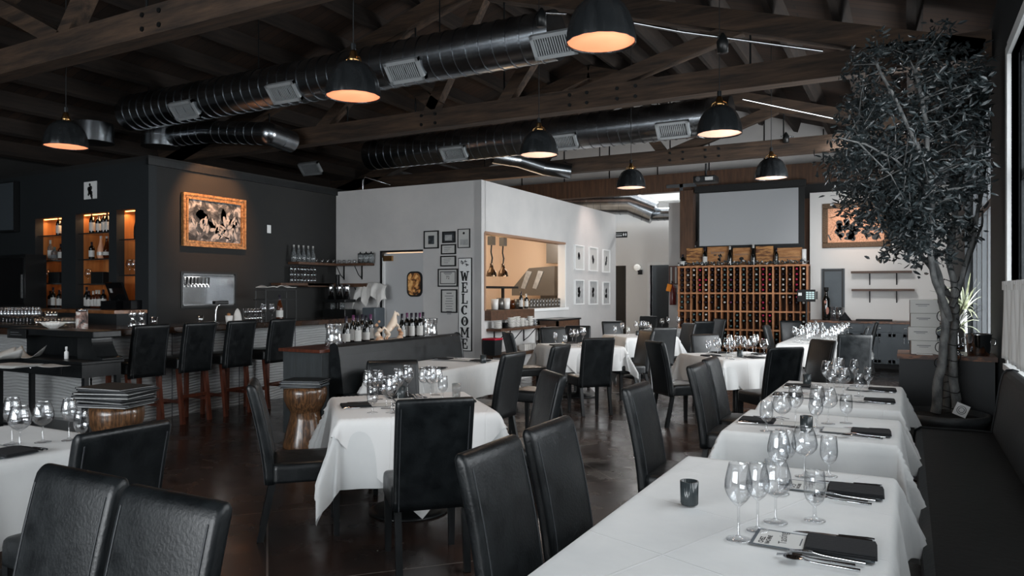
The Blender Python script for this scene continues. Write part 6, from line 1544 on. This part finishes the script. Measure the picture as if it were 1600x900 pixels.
def leaf(m, c, d, L, w, up):
    s = d.cross(up)
    if s.length < .01: s = Vector((1, 0, 0))
    s.normalize(); u = s.cross(d).normalized()
    m.add([c, c+d*L*.35+s*w+u*w*.3, c+d*L*.75+s*w*.75+u*w*.2, c+d*L-u*w*.4, c+d*L*.75-s*w*.75+u*w*.2, c+d*L*.35-s*w+u*w*.3, c+d*L*.5], [(0, 1, 6), (1, 2, 6), (2, 3, 6), (3, 4, 6), (4, 5, 6), (5, 0, 6)])
for q, mid, e in ends:
    for k in range(44):
        f = rt.random()**.6; c = (q.lerp(mid, f*2) if f < .5 else mid.lerp(e, f*2-1))+Vector((rt.gauss(0, .045), rt.gauss(0, .045), rt.gauss(0, .045)))
        d = Vector((rt.uniform(-1, 1), rt.uniform(-1, 1), rt.uniform(-.9, .5))).normalized()
        if c.x+TX > WX-.12: continue
        leaf(m, c, d, rt.uniform(.05, .10), rt.uniform(.009, .015), Vector((rt.uniform(-1, 1), rt.uniform(-1, 1), rt.uniform(-1, 1))))
m.build('foliage', leafm, t)['kind'] = 'stuff'
m = MB(); w_ = []
for i in range(300):
    f = i/299; z = .38+f*1.3; a = f*2*PI*9; k = f*9; base = Vector(TP(1462+12*(k % 2), 640, 0)).lerp(Vector(TP(1483, 480, .1)), f)
    base = Vector(TP(1479, 640, .02)).lerp(Vector(TP(1483, 480, .04)), f); w_.append((base.x+(.122-.042*f)*math.cos(a), base.y+.07*math.sin(a), z+.03*math.sin(a*2)))
m.tube(w_, .004, 5)
for i in range(0, 300, 9): m.lathe([(.0001, -.008), (.007, 0), (.0001, .01)], 5, w_[i])
tag(m.build('light_string', black, loc=(TX, TY, 0)), 'dark string of tiny bulbs wound around the tree stems', 'light string')
p = at_z(1502, 628, 6.45); t = thing('plant_tag', 'small white tag with a round black stamp stuck in the pot', 'tag', (p.x, p.y, .43), .2)
MB().box((0, 0, .07), (.11, .006, .11), ry=.4).build('tag_plate', white, t)
m = MB()
for rr_ in (.022, .036):
    m.lathe([(rr_-.002, 0), (rr_+.002, 0), (rr_+.002, .002), (rr_-.002, .002)], 24, (0, 0, 0), caps=False)
m.v = [(v[0], -.004-v[2], v[1]+.07) for v in m.v]; m.build('stamp', ink, t)
# dracaenas behind the cabinet by the window
def dracaena(x, y, h, lb, seed, n=34, L=.55):
    t = thing('dracaena', lb, 'plant', (x, y, 0)); r = random.Random(seed)
    MB().lathe([(.0001, 0), (.12, 0), (.15, .28), (.14, .28), (.13, .24), (.0001, .24)], 24).build('pot', potm, t); MB().tube([(0, 0, .24), (.02, 0, h*.6), (0, .01, h)], .018, 8).build('stem', bark, t)
    m = MB()
    for i in range(n):
        a = r.uniform(0, 6.28); e = r.uniform(.15, 1.35); l = L*r.uniform(.6, 1.05); w = .014; P = []
        for k in range(7):
            f = k/6; rr_ = l*f*math.cos(e)*(1-.1*f); P.append(Vector((rr_*math.cos(a), rr_*math.sin(a), h-.06+r.uniform(0, .0)+l*f*math.sin(e)-.35*l*f*f*(1.4-e*.6))))
        s = Vector((-math.sin(a), math.cos(a), 0)); vs = []
        if max(q.x for q in P)+x > WX-.03: continue
        for k, q in enumerate(P): ww = w*(1-(k/6)**2)+.0008; vs += [q-s*ww, q+Vector((0, 0, -.003)), q+s*ww]
        m.add(vs, [(3*k+j, 3*k+j+1, 3*k+j+4, 3*k+j+3) for k in range(6) for j in (0, 1)], True)
    m.build('leaves', leafp, t)['kind'] = 'stuff'
dracaena(.45, 9.2, 1.2, 'spiky dracaena with pale striped leaves at left behind the dark cabinet', 4, 60, .5)
dracaena(.56, 9.75, 1.4, 'taller spiky dracaena nearer the window behind the ice bucket', 9, 64, .55)
# cafe curtain on the near window
t = thing('cafe_curtain', 'white gathered half curtain hanging on the near window', 'curtain', (WX-.02, 3.4, 0))
m = MB(); m.grid(420, 14, lambda i, j: (-.03+.018*math.sin(i*7.7*40)+.008*math.sin(i*100+j*3), -3.9+i*7.75, 1.0+.60*j), True); m.build('fabric', curtain, t, solid=.003)
MB().tube([(-.03, -3.9, 1.585), (-.03, 3.88, 1.585)], .012, 8).build('rod', blackmetal, t)
m = MB(); m.grid(420, 4, lambda i, j: (-.04+.02*math.sin(i*7.7*60), -3.9+i*7.75, 1.56+.07*j), True); m.build('gathered_heading', curtain, t)
# ================================================================ LEFT: console with the host stand
p = at_h(131, 566, .86)
CX1 = p.x; CYc = p.y
t = thing('console_table', 'dark wooden console with a small drawer at the left edge in front of the bar', 'console', (CX1, CYc, 0))
MB().bb((-1.7, -.02, .83), (0, .42, .86)).build('top', blackwood, t, bevel=.006); MB().bb((-1.66, .0, .70), (-.03, .40, .83)).build('frame', blackwood, t)
d = MB().bb((-1.2, -.012, .715), (-.35, 0, .815)).build('drawer', blackwood, t, bevel=.003); q = at_Y(52, 589, CYc)
MB().lathe([(.0001, -.012), (.012, -.006), (.012, .004), (.0001, .012)], 12, (q.x-CX1, -.025, .765)).build('knob', chrome, d)
for x in (-1.63, -.09):
    for y in (.03, .36): MB().bb((x, y, 0), (x+.05, y+.045, .7)).build('leg', blackwood, t)
MB().bb((-1.6, .03, .12), (-.05, .38, .15)).build('low_shelf', blackwood, t)
HB = CYc+.30
t = thing('scroll_stand', 'dark scroll sided upper stand rising from the console', 'stand', (CX1-.05, HB, .861))
m = MB(); pr = []
for i in range(15): f = i/14; pr.append((-.30+.0+.16*(1-f)**2.2+.0, .26*f))
pts = [(.05, 0), (.05, .02), (-.02, .03)]+[(-.03-.10*math.sin(min(1, f)*PI/2), .03+.19*f) for f in [i/8 for i in range(9)]]
m.prism(pts+[(-.35, .22), (-.35, 0)], -.12, .10, 'XZ'); m.build('scroll_side', blackwood, t, bevel=.006)
MB().bb((-1.6, -.14, .22), (-.06, .16, .285)).build('upper_board', blackwood, t, bevel=.008); MB().bb((-1.6, .05, 0), (-.33, .10, .22)).build('back', blackwood, t)
HT = .861+.286
a = at_Y(30, 522, HB-.05); b = at_Y(59, 536, HB-.05)
t = thing('framed_card', 'small silver framed dark card standing on the console', 'picture frame', ((a.x+b.x)/2, HB-.165, HT-.055)); w = (b.x-a.x)/2
m = MB(); h = .05; f = .006
for (u0, u1, v0, v1) in ((-w, w, h-f, h), (-w, w, -h, -h+f), (-w, -w+f, -h, h), (w-f, w, -h, h)): m.bb((u0, -.008, v0), (u1, .004, v1))
m.build('frame', steel_b, t); MB().bb((-w, -.002, -h), (w, .004, h)).build('card', black, t); MB().bb((-w*.7, -.004, .01), (w*.2, -.002, .016)).bb((-w*.7, -.004, -.015), (w*.5, -.002, -.01)).build('text_line', inkg, t)
q = at_Y(83, 531, HB)
t = thing('shell_bowl', 'white scalloped bowl on the upper board of the console', 'bowl', (q.x, HB, HT)); MB().lathe([(.0001, 0), (.04, 0), (.05, .012), (.09, .035), (.118, .07), (.112, .07), (.08, .04), (.0001, .02)], 44, flute=.06, fk=11).build('bowl', ceram, t)
m = MB(); r3 = random.Random(6)
for i in range(16): a_ = r3.uniform(0, 6.28); q_ = r3.uniform(0, .07); m.lathe([(.0001, -.01), (.014, 0), (.0001, .01)], 7, (q_*math.cos(a_), q_*math.sin(a_), .062+r3.uniform(0, .012)))
m.build('wrapped_mints', white, t)['kind'] = 'stuff'
def sheet(px, py, w, d, rz, lb, curl=0, n=1, m_=paper):
    q = at_h(px, py, .865)
    for i in range(n):
        m = MB(); m.grid(12, 8, lambda a_, b_: ((a_-.5)*w, (b_-.5)*d, .001+curl*(abs(a_-.5)*2)**3*(.5+b_)+.002*math.sin(a_*7)), True)
        tag(m.build('paper_sheet', m_, loc=(q.x+.01*i, min(q.y, CYc+.4-d/2+.05), .863+.006*i), rz=rz+.05*i, solid=.0015), lb+('' if n == 1 else ', %s of the pile' % ('lowest', 'second', 'third', 'topmost')[i]), 'paper')
sheet(18, 572, .42, .26, .05, 'white papers piled at the left of the console', .0, 4)
sheet(12, 560, .36, .2, -.3, 'curled white paper on the console', .07)
sheet(45, 558, .26, .18, .5, 'curled white paper leaning beside the spray bottle', .08)
sheet(78, 571, .36, .18, -.05, 'flat white paper at the right of the console', .0)
q = at_h(58, 563, .87); t = thing('sanitiser_bottle', 'small white spray bottle on the console', 'bottle', (q.x, CYc+.12, .861)); MB().lathe([(.0001, 0), (.02, 0), (.02, .07), (.008, .085), (.008, .1), (.0001, .1)], 14).build('body', white, t); MB().lathe([(.011, .09), (.011, .125), (.0001, .127)], 12).build('cap', white, t)
